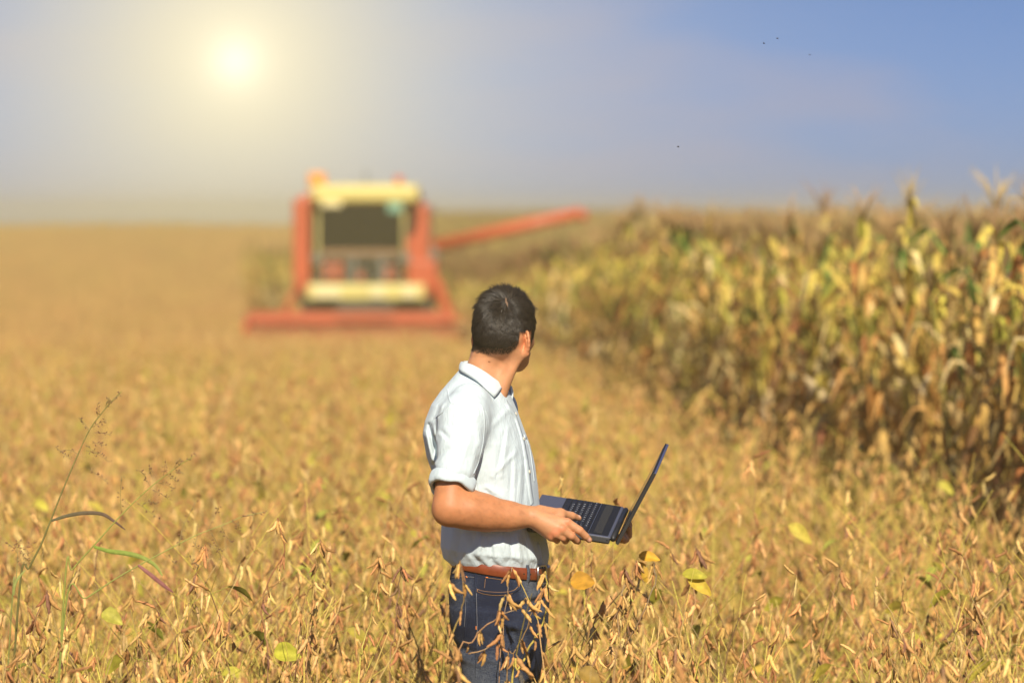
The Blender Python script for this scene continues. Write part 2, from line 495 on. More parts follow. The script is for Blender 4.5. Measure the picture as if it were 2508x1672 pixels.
MAN_Y = 10.25
COMB_X, COMB_Y = -3.14, 80.0
def half_view(y): return 0.1335 * y
def soy_height_cap(x, y):
    """plants in front of the man's legs are shorter, so that he shows down to the thigh"""
    u = x / y * MAN_Y
    if y < 10.22 and -0.175 < u < 0.125:
        return 1.94 - (1.94 - 0.73) * y / MAN_Y
    if y < 10.2 and 0.12 <= u < 0.34:
        return 1.94 - (1.94 - 1.0) * y / MAN_Y
    return 9
rs = random.Random(11)
soy_pts = []
def soy_ok(x, y):
    if x > corn_edge(y) - 0.12: return False
    if abs(x + 0.035) < 0.19 and abs(y - MAN_Y) < 0.24: return False
    if abs(x - COMB_X) < 2.5 and COMB_Y - 1.4 < y < COMB_Y + 30: return False
    return True
y = 7.4
while y < 46:
    n = (2 * half_view(y) + 4.0) * 23 * 0.25
    for k in range(int(n + rs.random())):
        yy = y + rs.uniform(0, 0.25); x = rs.uniform(-1, 1) * (half_view(yy) + 2.0)
        if soy_ok(x, yy): soy_pts.append((x, yy))
    y += 0.25
# the 300 nearest that stand in the picture are plants of their own
inview = sorted([q for q in soy_pts if abs(q[0]) < half_view(q[1]) * 1.02 and q[1] > 8.35], key=lambda q: q[1])
N_HERO = 9
single = inview[:300 - N_HERO]; ss = set(single)
rest = [q for q in soy_pts if q not in ss]

NK = 12
soy_kinds = [soy_parts(100 + i, 0.95, 0.34, False, i in (4, 9)) for i in range(NK)]
soy_meshes = [merged(k).mesh('soybean_plant_kind', M_soy) for k in soy_kinds]
pts = []
for x, yy in rest:
    cap = soy_height_cap(x, yy)
    s = rs.uniform(0.80, 1.08) * (1.14 if rs.random() < 0.08 else 1)
    s = min(s, cap / 1.02)
    pts.append((x, yy, ground_z(x, yy), rs.gauss(0, 0.10), rs.gauss(0, 0.10), rs.uniform(0, 6.28), s * rs.uniform(0.9, 1.15), s, rs.randrange(NK)))
scatter('soybean_crop', soy_meshes, pts, 'dense golden brown ripe soybean crop filling the field behind the front plants')

# farther off the crop is set out in clumps of about two dozen plants
low_kinds = [merged(soy_parts(300 + i, 0.95, 0.4, True)) for i in range(8)]
patches = []
for k in range(5):
    mb = MB(); r = random.Random(500 + k)
    for i in range(27):
        mb.join(low_kinds[r.randrange(8)], (r.uniform(-0.62, 0.62), r.uniform(-0.62, 0.62), 0), r.uniform(0, 6.28), r.uniform(0.85, 1.12))
    patches.append(mb.mesh('soybean_clump', M_soy))
pts = []
y = 45.6
while y < 268:
    st = 1.05 if y < 120 else 1.25
    w = half_view(y) + 3
    x = -w - (8 + 0.16 * y)
    while x < min(w, corn_edge(y)):
        xx, yy = x + rs.uniform(-.25, .25), y + rs.uniform(-.25, .25)
        if xx < corn_edge(yy) - 0.4 and not (abs(xx - COMB_X) < 3.0 and COMB_Y - 1.9 < yy < COMB_Y + 30):
            pts.append((xx, yy, ground_z(xx, yy), 0, 0, rs.uniform(0, 6.28), st / 1.05, rs.uniform(0.84, 1.04), rs.randrange(5)))
        x += st
    y += st
scatter('distant_soybean_crop', patches, pts, 'pale golden soybean crop rising to the skyline beyond the harvester')

def plant_group(kind, loc, rz, tilt, scl, name, label, group, meshes):
    t = empty(name, loc); t.rotation_euler = (tilt[0], tilt[1], rz); t.scale = scl
    tag(t, label, 'soybean plant', group)
    for nm, me, kd in meshes:
        o = bpy.data.objects.new(nm, me); col.objects.link(o); o.parent = t
        if kd: o['kind'] = kd
    return t
NCL = 7
kind_meshes = []
for st, cl, lv in soy_kinds:
    L_ = [('stem', st.mesh('stem', M_soy), None)]
    for q in cl[:NCL]: L_.append(('pod_cluster', q.mesh('pod_cluster', M_soy), None))
    low = MB()
    for q in cl[NCL:]: low.join(q)
    L_.append(('lower_pods', low.mesh('lower_pods', M_soy), 'stuff'))
    for q in lv: L_.append(('leaf', q.mesh('leaf', M_leaf), None))
    kind_meshes.append(L_)
def soy_label(x, yy, k):
    u = x / yy * MAN_Y
    zone = 'left of the man' if u < -.19 else ('right of the man' if u > .15 else 'around the man\'s legs')
    far = yy > 10.25
    if k in (4, 9): a = 'soybean plant with yellow leaves and dry pods, '
    else: a = 'leafless ripe soybean plant with dry brown pods, '
    if zone.startswith('around'): b = zone; far = False
    else: b = ('behind and ' if far else 'in the nearest strip ') + zone
    return a + b, ('yellow leaved' if k in (4, 9) else 'leafless') + ' soybean plants ' + b
for x, yy in single:
    s = min(rs.uniform(0.80, 1.08) * (1.14 if rs.random() < 0.08 else 1), soy_height_cap(x, yy) / 1.02)
    k = rs.randrange(NK)
    w = s * rs.uniform(0.9, 1.15)
    plant_group(None, (x, yy, ground_z(x, yy)), rs.uniform(0, 6.28), (rs.gauss(0, .1), rs.gauss(0, .1)), (w, w, s), 'soybean_plant',
                *soy_label(x, yy, k), kind_meshes[k])

# ------------------------------------------------------------------ maize
def corn_leaf(mb, r, base, az, L, W, c, stiff):
    n = 7
    p = Vector(base); e0 = r.uniform(0.75, 1.35); kink = r.uniform(0.12, 0.5) if stiff > .55 else r.uniform(0.35, 0.75); e1 = -r.uniform(1.0, 1.5) if stiff > .55 else -r.uniform(0.1, 1.1)
    out = Vector((math.cos(az), math.sin(az), 0)); side = Vector((-math.sin(az), math.cos(az), 0))
    vs, cs, fs = [], [], []
    tw = r.uniform(-1.3, 1.3)
    for i in range(n + 1):
        s = i / n
        w = W * 0.5 * min(1, 0.5 + 3 * s) * (1 - s ** 2.2) + 0.001
        el = e0 + (e1 - e0) * smooth01((s - kink + .12) / .24) + r.uniform(-.12, .12)
        d = out * math.cos(el) + Vector((0, 0, 1)) * math.sin(el)
        up = side.cross(d)
        a = tw * s
        sd = side * math.cos(a) + up * math.sin(a)
        upn = sd.cross(d)
        curl = 0.35 * w
        for q in (-1, 0, 1):
            vs.append(p + sd * (q * w) + upn * (-curl if q else 0) * -1)
            kk = (1 + r.uniform(-.1, .1)) * (1.12 if q == 0 else 1) * (0.92 + 0.0 * s)
            cs.append(tuple(v * kk for v in c))
        p = p + d * (L / n)
    for i in range(n):
        for k in range(2):
            a = i * 3 + k; fs.append((a, a + 1, a + 4, a + 3))
    mb.add(vs, fs, cs)
GREENS = [(0.12, 0.19, 0.035), (0.46, 0.42, 0.065), (0.66, 0.52, 0.10)]
DRY = [(0.72, 0.46, 0.13), (0.64, 0.37, 0.10), (0.44, 0.19, 0.05), (0.76, 0.59, 0.25), (0.24, 0.10, 0.04)]
def corn_parts(seed, H=1.82, green=0.5, simple=False, plume=1.0):
    r = random.Random(seed)
    stalk, tassel, leaves, ears = MB(), MB(), [], []
    lx, ly = r.gauss(0, .03), r.gauss(0, .03)
    n = 9
    at = lambda z: Vector((lx * z * z * 0.5, ly * z * z * 0.5, z))
    zs = [H * i / n for i in range(n + 1)]
    gs = r.random() < green
    stalk.tube([at(z) for z in zs], [0.012 - 0.007 * i / n for i in range(n + 1)],
               [tuple(a + (b - a) * i / n for a, b in zip((0.30, 0.18, 0.07), (0.30, 0.30, 0.06) if gs else (0.40, 0.28, 0.10))) for i in range(n + 1)], sides=4 if simple else 6)
    az = r.uniform(0, 6.28)
    for i in range(20):
        s = i / 19
        z = H * (0.20 + 0.77 * s)
        a = az + (math.pi if i % 2 else 0) + r.uniform(-.6, .6)
        dry = s < 0.42 + r.uniform(-.15, .15) or r.random() > green * (0.55 + 0.5 * s)
        c = jit(r.choices(DRY, (3, 3, 2.2, 1.8, 3.0 if s < .4 else .4))[0] if dry else r.choices(GREENS, (0.8, 1.4, 2.6))[0], r)
        mb = MB()
        corn_leaf(mb, r, at(z), a, r.uniform(0.28, 0.56) * (1 - 0.7 * max(0, s - 0.45)) * (0.6 + min(0.4, s)), r.uniform(0.030, 0.052) * (0.85 if dry else 0.9), c,
                  r.uniform(0.6, 1.25) if dry else r.uniform(0.25, 0.8))
        leaves.append(mb)
    for k in range(r.choice((1, 1, 2))):
        z = H * r.uniform(0.42, 0.6); a = r.uniform(0, 6.28); mb = MB()
        d = Vector((math.cos(a) * .55, math.sin(a) * .55, -0.7 if r.random() < .6 else 0.7)).normalized()
        p = at(z); L = r.uniform(0.18, 0.23); rr = r.uniform(0.022, 0.03)
        cc = jit(r.choice(((0.56, 0.42, 0.18), (0.50, 0.34, 0.13), (0.60, 0.47, 0.24))), r)
        mb.tube([p + d * (L * t) for t in (0, .12, .3, .55, .8, .95, 1.05)], [rr * q for q in (.35, .8, 1, 1, .75, .4, .1)], cc, sides=7)
        ears.append(mb)
    top = at(H); tc_ = jit(r.choice(((0.48, 0.31, 0.13), (0.56, 0.38, 0.16), (0.40, 0.25, 0.11))), r)
    if plume > 1.5: tc_ = jit((0.27, 0.145, 0.055), r)
    for k in range(5 if simple else 9):
        a = r.uniform(0, 6.28); sp = 0 if k == 0 else r.uniform(0.15, 0.55); l = r.uniform(0.13, 0.22) * (1.25 if k == 0 else 1)
        z0 = 0.05 * k / 9
        tassel.tube([top + Vector((0, 0, z0)), top + Vector((math.cos(a) * sp * l * .5, math.sin(a) * sp * l * .5, z0 + l * .55)), top + Vector((math.cos(a) * sp * l * 1.2, math.sin(a) * sp * l * 1.2, z0 + l * .9))],
                    [0.0026 * plume, 0.0036 * plume, 0.001 * plume], tc_, sides=3)
    return stalk, tassel, leaves, ears
NC = 10
corn_kinds = [corn_parts(700 + i, 1.77, (0.6, 0.35, 0.75, 0.45, 0.2)[i % 5]) for i in range(NC)]
def corn_merged(k, foliage_only=False):
    mb = MB(); st, ta, lv, ea = k
    if not foliage_only: mb.join(st); mb.join(ta)
    for q in lv + ea: mb.join(q)
    return mb
corn_far = [corn_parts(760 + i, 1.77, .25, False, 3.0) for i in range(4)]
corn_whole = [corn_merged(k).mesh('maize_plant_kind', M_corn) for k in corn_kinds + corn_far]
rc = random.Random(5)
corn_pts = []
y = 12.2
while y < 275:
    dy = 0.2 if y < 60 else (0.34 if y < 130 else 0.6)
    e = corn_edge(y)
    w = half_view(y) + 3.4
    row = 0.62 if y < 60 else (0.72 if y < 130 else 0.95)
    i = 0
    while True:
        x = e + 0.10 + i * row
        if x > w: break
        if i < 12 or y > 45 or rc.random() < 0.8:
            xx, yy = x + rc.gauss(0, .05), y + rc.uniform(-.09, .09)
            if not (y > 60 and rc.random() < 0.06): corn_pts.append((xx, yy, i))
        i += 1
    y += dy
# the 300 that show largest: the outermost rows along the soybeans, nearest first
cand = sorted([q for q in corn_pts if abs(q[0]) < half_view(q[1]) * 1.03 and q[2] <= 2], key=lambda q: q[1] + q[2] * 6.0)
c_single = cand[:300]; cs_ = set(c_single)
pts = []
for q in corn_pts:
    if q in cs_: continue
    x, yy, i = q
    s = (rc.uniform(0.9, 1.07) + (0.06 if rc.random() < 0.06 else 0)) * (1 + .09 * smooth01((yy - 18) / 22) * (1 - smooth01((yy - 90) / 60)))
    if yy > 60: s *= 0.98
    pts.append((x, yy, ground_z(x, yy), rc.gauss(0, .05), rc.gauss(0, .05), rc.uniform(0, 6.28), s * rc.uniform(1.0, 1.2), s, rc.randrange(NC) if yy < 45 else NC + rc.randrange(4)))
scatter('maize_crop', corn_whole, pts, 'tall drying maize crop covering the slope behind its front rows')
corn_meshes = []
for k in corn_kinds:
    st, ta, lv, ea = k
    full = [('stalk', st.mesh('stalk', M_corn)), ('tassel', ta.mesh('tassel', M_corn))] + [('leaf', q.mesh('leaf', M_corn)) for q in lv] + [('ear', q.mesh('ear', M_corn)) for q in ea]
    mb = MB()
    for q in lv + ea: mb.join(q)
    corn_meshes.append((full, full[:2] + [('foliage', mb.mesh('foliage', M_corn))]))
for j, (x, yy, i) in enumerate(c_single):
    s = (rc.uniform(0.9, 1.07) + (0.06 if rc.random() < 0.08 else 0)) * (1 + .09 * smooth01((yy - 18) / 22))
    t = empty('maize_plant', (x, yy, ground_z(x, yy))); t.rotation_euler = (rc.gauss(0, .05), rc.gauss(0, .05), rc.uniform(0, 6.28)); t.scale = (s * 1.1, s * 1.1, s)
    zn = 'nearest the right edge of the picture' if yy < 19 else ('halfway along the maize edge' if yy < 32 else 'toward the harvester, farthest along the edge')
    rw = 'outermost row' if i == 0 else 'second or third row'
    tag(t, 'drying maize plant of the %s %s' % (rw, zn), 'maize plant', 'maize plants of the %s, %s' % (rw, zn))
    for nm, me in corn_meshes[rc.randrange(NC)][0 if j < 75 else 1]:
        o = bpy.data.objects.new(nm, me); col.objects.link(o); o.parent = t
        if nm == 'foliage': o['kind'] = 'stuff'
# green fringe along the left skyline and a greener clump beyond the harvester's header
pts = []
for k in range(900):
    x = rc.uniform(-46, -9); yy = 262 + rc.uniform(-4, 4)
    pts.append((x, yy, ground_z(x, yy), 0, 0, rc.uniform(0, 6.28), 1.0, rc.uniform(0.5, 0.68), rc.choice((0, 2, 5, 7))))
scatter('skyline_maize', corn_whole, pts, 'low yellow green line of plants along the left skyline')
# ------------------------------------------------------------------ implicit surfaces for the figure
class Field:
    """signed distance on a grid; shapes are blended in, then skinned with one continuous mesh"""
    def __init__(s, lo, hi, h):
        s.lo = np.array(lo, np.float32); s.h = h
        s.n = np.ceil((np.array(hi) - np.array(lo)) / h).astype(int) + 1
        s.D = np.full(tuple(s.n), 0.06, np.float32)
        s.ax = [s.lo[i] + np.arange(s.n[i], dtype=np.float32) * h for i in range(3)]
    def sub(s, lo, hi):
        i0 = np.maximum(0, np.floor((np.array(lo) - s.lo) / s.h).astype(int)); i1 = np.minimum(s.n, np.ceil((np.array(hi) - s.lo) / s.h).astype(int) + 1)
        sl = tuple(slice(a, b) for a, b in zip(i0, i1))
        x = s.ax[0][sl[0]][:, None, None]; y = s.ax[1][sl[1]][None, :, None]; z = s.ax[2][sl[2]][None, None, :]
        return sl, x, y, z
    def blend(s, sl, d, k):
        a = s.D[sl]
        if k <= 0: s.D[sl] = np.minimum(a, d); return
        h = np.maximum(k - np.abs(a - d), 0) / k
        s.D[sl] = np.minimum(a, d) - h * h * k * 0.25
    def carve(s, sl, d, k):
        a = s.D[sl]; b = -d
        h = np.maximum(k - np.abs(a - b), 0) / k
        s.D[sl] = np.maximum(a, b) + h * h * k * 0.25
    def cone(s, a, b, ra, rb, k=0.01, carve=False):
        a = np.array(a, np.float32); b = np.array(b, np.float32); m = max(ra, rb) + 0.04
        sl, x, y, z = s.sub(np.minimum(a, b) - m, np.maximum(a, b) + m)
        ab = b - a; L = float(ab @ ab) + 1e-9
        t = np.clip(((x - a[0]) * ab[0] + (y - a[1]) * ab[1] + (z - a[2]) * ab[2]) / L, 0, 1)
        d = np.sqrt((x - a[0] - t * ab[0]) ** 2 + (y - a[1] - t * ab[1]) ** 2 + (z - a[2] - t * ab[2]) ** 2) - (ra + (rb - ra) * t)
        (s.carve if carve else s.blend)(sl, d, k)
    def chain(s, pts, rad, k=0.006):
        for i in range(len(pts) - 1): s.cone(pts[i], pts[i + 1], rad[i], rad[i + 1], k)
    def ell(s, c, ax, rad, k=0.01, carve=False):
        """ellipsoid with axes ax (three unit vectors)"""
        m = max(rad) + 0.04; c = np.array(c, np.float32)
        sl, x, y, z = s.sub(c - m, c + m)
        q = 0
        g = 0
        for v, r in zip(ax, rad):
            w = ((x - c[0]) * v[0] + (y - c[1]) * v[1] + (z - c[2]) * v[2]) / r
            q = q + w * w; g = g + (w / r) ** 2
        k0 = np.sqrt(q); d = k0 * (k0 - 1) / np.maximum(np.sqrt(g), 1e-6)
        (s.carve if carve else s.blend)(sl, d, k)
    def mesh(s, smooth=2):
        D = s.D; h = s.h
        ins = D < 0
        c = np.zeros(tuple(np.array(D.shape) - 1), np.uint8)
        for dx in (0, 1):
            for dy in (0, 1):
                for dz in (0, 1):
                    c += ins[dx:D.shape[0] - 1 + dx, dy:D.shape[1] - 1 + dy, dz:D.shape[2] - 1 + dz]
        I, J, K = np.nonzero((c > 0) & (c < 8))
        idx = np.full(c.shape, -1, np.int32); idx[I, J, K] = np.arange(len(I))
        acc = np.zeros((len(I), 3)); cnt = np.zeros(len(I))
        cor = [(a, b, e) for a in (0, 1) for b in (0, 1) for e in (0, 1)]
        val = {q: D[I + q[0], J + q[1], K + q[2]] for q in cor}
        for q in cor:
            for ax in range(3):
                if q[ax]: continue
                p = list(q); p[ax] = 1; p = tuple(p)
                a, b = val[q], val[p]; m = (a < 0) != (b < 0)
                t = np.where(m, a / np.where(m, a - b, 1), 0)
                pos = np.zeros((len(I), 3)); pos[:] = q; pos[:, ax] = t
                acc[m] += pos[m]; cnt[m] += 1
        V = s.lo + h * (np.stack([I, J, K], 1) + acc / cnt[:, None])
        F = []
        sh = D.shape
        for ax in range(3):
            a1, a2 = [(1, 2), (2, 0), (0, 1)][ax]
            lo_ = [slice(1, n - 1) for n in sh]; lo_[ax] = slice(0, sh[ax] - 1)
            hi_ = list(lo_); hi_[ax] = slice(1, sh[ax])
            A, B = ins[tuple(lo_)], ins[tuple(hi_)]
            for flip, m in ((False, A & ~B), (True, ~A & B)):
                g = np.stack(np.nonzero(m), 1)
                if not len(g): continue
                for k_ in range(3):
                    if k_ != ax: g[:, k_] += 1
                def cell(d1, d2):
                    q = g.copy(); q[:, a1] -= d1; q[:, a2] -= d2
                    return idx[q[:, 0], q[:, 1], q[:, 2]]
                qd = np.stack([cell(1, 1), cell(0, 1), cell(0, 0), cell(1, 0)], 1)
                F.append(qd[:, ::-1] if flip else qd)
        F = np.concatenate(F); F = F[(F >= 0).all(1)]
        for it in range(smooth):
            for lam in (0.55, -0.5):
                S = np.zeros_like(V); n = np.zeros(len(V))
                for a, b in ((0, 1), (1, 2), (2, 3), (3, 0)):
                    np.add.at(S, F[:, a], V[F[:, b]]); np.add.at(S, F[:, b], V[F[:, a]])
                    np.add.at(n, F[:, a], 1); np.add.at(n, F[:, b], 1)
                V = V + lam * (S / np.maximum(n, 1)[:, None] - V)
        return V, F
def field_mesh(name, V, F, mat, colr=None):
    me = bpy.data.meshes.new(name)
    me.from_pydata(V.tolist(), [], F.tolist())
    me.polygons.foreach_set('use_smooth', [True] * len(F))
    if colr is not None:
        a = me.color_attributes.new('col', 'FLOAT_COLOR', 'POINT')
        c = np.ones((len(V), 4), np.float32); c[:, :3] = colr; a.data.foreach_set('color', c.ravel())
    if mat: me.materials.append(mat)
    me.update()
    return me
def bvh_of(V, F): return BVHTree.FromPolygons(V.tolist(), F.tolist())
def catmull(pts, n=6):
    pts = [np.array(p, float) for p in pts]
    if len(pts) < 3: return [pts[0] + (pts[-1] - pts[0]) * i / n for i in range(n + 1)]
    q = [2 * pts[0] - pts[1]] + pts + [2 * pts[-1] - pts[-2]]; out = []
    for i in range(1, len(q) - 2):
        for j in range(n):
            t = j / n; a, b, c, d = q[i - 1], q[i], q[i + 1], q[i + 2]
            out.append(0.5 * (2 * b + (c - a) * t + (2 * a - 5 * b + 4 * c - d) * t * t + (3 * b - a - 3 * c + d) * t ** 3))
    return out + [pts[-1]]
def cast(bvh, px, py):
    o = Vector((0, 0, CAM_Z)); d = (P(px, py, 10) - o).normalized()
    h = bvh.ray_cast(o, d)
    return (h[0], h[1]) if h[0] is not None else None
def strip(mb, bvh, pts, w, t, c, n=6, prof='flat'):
    """a raised band laid on a surface along a line"""
    hits = [cast(bvh, p[0], p[1]) for p in catmull(pts, n)]
    hits = [q for q in hits if q]
    if len(hits) < 2: return
    vs, fs = [], []
    for i, (p, nn) in enumerate(hits):
        tg = (hits[min(i + 1, len(hits) - 1)][0] - hits[max(i - 1, 0)][0]).normalized()
        nn = nn.normalized(); sd = tg.cross(nn).normalized()
        for a, b in ((-w, -0.002), (-w * 0.92, t), (0, t * (1.0 if prof == 'flat' else 1.5)), (w * 0.92, t), (w, -0.002)):
            q = p + sd * a
            f = bvh.find_nearest(q)
            if f[0] is not None and (f[0] - q).length < w * 1.5 + 0.01: q = f[0]
            vs.append(q + nn * b)
    for i in range(len(hits) - 1):
        for k in range(4):
            a = i * 5 + k; fs.append((a, a + 1, a + 6, a + 5))
    mb.add(vs, fs, c)

rngp = np.random.RandomState(4)
WV = [(rngp.normal(size=3) * np.array([30, 30, 9]), rngp.uniform(0, 6.28)) for _ in range(7)]
def wrinkle(x, y, z, zs=1.0, fs=1.0):
    """cloth relief: ridged waves that run mostly downward"""
    o = 0
    for i, (k, ph) in enumerate(WV):
        w = 0.35 * np.sin(x * 21 + z * 17 + i) + 0.3 * np.sin(z * 29 - y * 23 + 2 * i)
        o = o + (1 - np.abs(np.sin((x * k[0] + y * k[1]) * fs + z * k[2] * zs * fs + ph + 2.0 * w))) ** 2
    return o / len(WV) - 0.28
def lerp_tab(tab, z, j):
    a = np.array(tab, np.float32); o = np.argsort(a[:, 0]); return np.interp(z, a[o, 0], a[o, j])
def stack(F, tab, cy_, yaw, k, n=2.3, shrink=0.0, ymul=1.0, zr=None, disp=None, slope=0.0):
    """body of oval sections: rows of (z, x back, x front, half breadth)"""
    a = np.array(tab); lo = (a[:, 1].min() - .05, cy_ - a[:, 3].max() - .06, a[:, 0].min() - 0.04); hi = (a[:, 2].max() + .05, cy_ + a[:, 3].max() + .06, a[:, 0].max() + .02)
    sl, x, y, z = F.sub(lo, hi)
    cs_, sn = math.cos(yaw), math.sin(yaw)
    xc0 = -0.07
    zz = z - slope * (x - xc0)
    zq = np.clip(zz, a[:, 0].min(), a[:, 0].max())
    xb, xf, B = (lerp_tab(tab, zq, j).astype(np.float32) for j in (1, 2, 3))
    A = (xf - xb) / 2 - shrink; B = B - shrink; xc = (xf + xb) / 2
    dx = x - xc; dy = y - cy_
    u = dx * cs_ + dy * sn; v = -dx * sn + dy * cs_
    q = ((np.abs(u) / A) ** n + (np.abs(v) / B) ** n) ** (1.0 / n)
    d = (q - 1) * np.minimum(A, B) * 0.92
    d = np.maximum(d, np.maximum(a[:, 0].min() + 0.0 - zz, zz - a[:, 0].max()))
    if disp is not None: d = d - disp(x, y, z)
    F.blend(sl, d.astype(np.float32), k)

YAW = R(-12)
lat = Vector((math.sin(YAW), -math.cos(YAW), 0))        # his right, toward the camera
def flip(p):
    """mirror a point in the plane through the middle of his chest"""
    c = Vector((-0.08, MAN_Y, 0)); p = Vector(p); return p - lat * (2 * (p - c).dot(lat))
TORSO = [(1.006, -.120, .070, .135), (1.014, -.160, .084, .158), (1.03, -.180, .090, .168), (1.06, -.186, .094, .186), (1.09, -.184, .089, .188), (1.125, -.182, .081, .182),
         (1.18, -.190, .071, .172), (1.2435, -.205, .0654, .168), (1.295, -.2236, .058, .174), (1.3525, -.2334, .043, .178),
         (1.388, -.228, .029, .170), (1.434, -.2116, .012, .148), (1.47, -.190, -.002, .112), (1.50, -.166, -.012, .086), (1.532, -.140, -.022, .069), (1.55, -.132, -.026, .064)]

# ------------------------------------------------------------------ skin: head, neck, torso core, arms and hands in one surface
th = R(60); PT = R(4)
hf = Vector((math.cos(th) * math.cos(PT), math.sin(th) * math.cos(PT), math.sin(PT))); hr = Vector((math.sin(th), -math.cos(th), 0)); hu = hr.cross(hf)
HC = Vector((-0.0165, MAN_Y - 0.01, 1.655))
def hp(f, r, u): return HC + hf * f + hr * r + hu * u
B = Field((-0.30, 9.90, 0.98), (0.40, 10.62, 1.80), 0.003)
AX = (hf, hr, hu)
stack(B, [r for r in TORSO if r[0] > 1.02], MAN_Y, YAW, 0, shrink=0.030)
B.cone((-0.090, MAN_Y + .0, 1.42), (-0.049, MAN_Y - .004, 1.585), 0.066, 0.0505, 0.03)
B.cone((-0.049, MAN_Y - .004, 1.585), (-0.028, MAN_Y, 1.66), 0.0505, 0.053, 0.02)
B.ell(hp(-.006, 0, .005), AX, (.090, .0735, .093), 0.012)
B.ell(hp(-.042, 0, -.024), AX, (.044, .060, .050), 0.03)
B.ell(hp(.024, 0, -.044), AX, (.051, .050, .060), 0.025)
B.ell(hp(.040, 0, -.098), AX, (.028, .034, .022), 0.03)
B.ell(hp(.059, 0, -.109), AX, (.015, .018, .015), 0.02)
B.cone(hp(.0, .052, -.06), hp(.038, .024, -.094), 0.014, 0.012, 0.02)
B.cone(hp(.0, -.052, -.06), hp(.038, -.024, -.094), 0.014, 0.012, 0.02)
B.ell(hp(.072, 0, .006), AX, (.014, .045, .010), 0.018)
for s_ in (1, -1):
    B.ell(hp(.092, .031 * s_, -.020), AX, (.014, .018, .012), 0.012, carve=True)
    B.ell(hp(.056, .033 * s_, -.046), AX, (.016, .016, .015), 0.02)
    B.ell(hp(.074, .031 * s_, -.020), AX, (.0115, .0125, .0115), 0.003)
B.cone(hp(.086, 0, -.010), hp(.108, 0, -.048), 0.008, 0.0105, 0.012)
for s_ in (1, -1): B.ell(hp(.094, .013 * s_, -.052), AX, (.010, .008, .007), 0.008)
B.cone(hp(.086, -.018, -.078), hp(.086, .018, -.078), 0.006, 0.006, 0.008)
B.cone(hp(.083, -.015, -.088), hp(.083, .015, -.088), 0.007, 0.007, 0.008)
for s_ in (1, -1):
    rr_ = hr * s_; e = (hf * -math.cos(R(32)) + rr_ * math.sin(R(32))).normalized(); nn_ = (hf * math.sin(R(32)) + rr_ * math.cos(R(32))).normalized()
    uu = (hu * math.cos(R(8)) - e * math.sin(R(8)) * -1).normalized()
    c0 = HC + hf * -.017 + rr_ * .0700 + hu * -.038
    # rim of the ear: a bent chain, a thin plate inside, and the lobe
    rim = []
    for t in np.linspace(-0.35, 1.15, 10):
        a = math.pi * t
        rim.append(c0 + e * (0.004 + 0.0165 * math.sin(a)) + hu * (0.003 + 0.0255 * math.cos(a)) + nn_ * (0.003 + 0.004 * math.sin(a)))
    B.chain(rim, [0.0036] * 4 + [0.0038] * 4 + [0.004] * 2, 0.003)
    B.ell(c0 + e * .006 + nn_ * .0005, (e, nn_, hu), (.0115, .0030, .0230), 0.003)
    B.ell(c0 + e * .0015 + hu * -.0265 + nn_ * .003, (e, nn_, hu), (.0085, .0042, .0095), 0.004)
    B.ell(c0 + e * .003 + nn_ * .009 + hu * -.002, (e, nn_, hu), (.0075, .0065, .0115), 0.003, carve=True)
# neck muscle from behind the ear to the collar
B.cone(hp(-.024, .050, -.070), (-0.040, MAN_Y - .045, 1.46), 0.013, 0.017, 0.03)
B.cone(hp(-.024, -.050, -.070), flip((-0.040, MAN_Y - .045, 1.46)), 0.013, 0.017, 0.03)
B.cone((-0.080, MAN_Y - .02, 1.57), (-0.105, MAN_Y - .045, 1.46), 0.022, 0.026, 0.03)
B.cone((-0.080, MAN_Y + .02, 1.57), flip((-0.105, MAN_Y - .045, 1.46)), 0.022, 0.026, 0.03)
# right arm
SH, EL = P(1136, 1024, 10.075), P(1096, 1241, 9.995)
B.cone(SH, P(1110, 1165, 10.02), .042, .042, 0.02)
B.cone(P(1110, 1165, 10.02), EL, .044, .0395, 0.015)
B.cone(P(1092, 1253, 9.995), P(1098, 1247, 10.0), .0315, .034, 0.012)
B.chain([P(1112, 1247, 10.0), P(1150, 1250, 10.012), P(1196, 1258, 10.028), P(1245, 1263, 10.042), P(1303, 1266, 10.054)], [.0405, .0435, .0400, .0330, .0270], 0.03)
B.cone(P(1130, 1228, 10.03), P(1180, 1243, 10.04), .030, .030, 0.03)
B.cone(P(1285, 1258, 10.05), P(1310, 1258, 10.055), .019, .018, 0.012)
# right hand
W_ = P(1306, 1266, 10.052)
MC = [P(1390, 1280, 10.047), P(1376, 1296, 10.036), P(1362, 1307, 10.037), P(1350, 1314.5, 10.046)]
for m, ra, rb in zip(MC, (.022, .0225, .022, .020), (.0128, .0128, .0118, .0108)): B.cone(W_, m, ra, rb, 0.010)
B.cone(P(1322, 1286, 10.062), P(1342, 1306, 10.06), .018, .013, 0.012)
B.cone(P(1330, 1268, 10.075), P(1372, 1285, 10.07), .022, .014, 0.012)
FING = [[MC[0], P(1419, 1298, 10.047), P(1434, 1312.5, 10.057), P(1443, 1321.5, 10.066)],
        [MC[1], P(1399, 1312, 10.042), P(1411, 1322, 10.062), P(1416, 1325.5, 10.085)],
        [MC[2], P(1379, 1316, 10.044), P(1385, 1323.5, 10.064), P(1384, 1325, 10.085)],
        [MC[3], P(1361, 1320, 10.055), P(1364, 1323, 10.07), P(1362, 1323, 10.088)]]
FR = [(.0125, .0108, .0096, .0082), (.0125, .0108, .0098, .0084), (.0115, .0100, .0092, .0080), (.0105, .0090, .0082, .0072)]
for f_, r_ in zip(FING, FR): B.chain(f_, r_, 0.0025)
TH = [P(1322, 1252, 10.062), P(1372, 1257.5, 10.09), P(1400, 1263, 10.115), P(1417, 1268.5, 10.135)]
B.chain(TH, (.0175, .0128, .0105, .0082), 0.005)
B.cone(TH[1], P(1372, 1272, 10.075), .011, .012, 0.012)
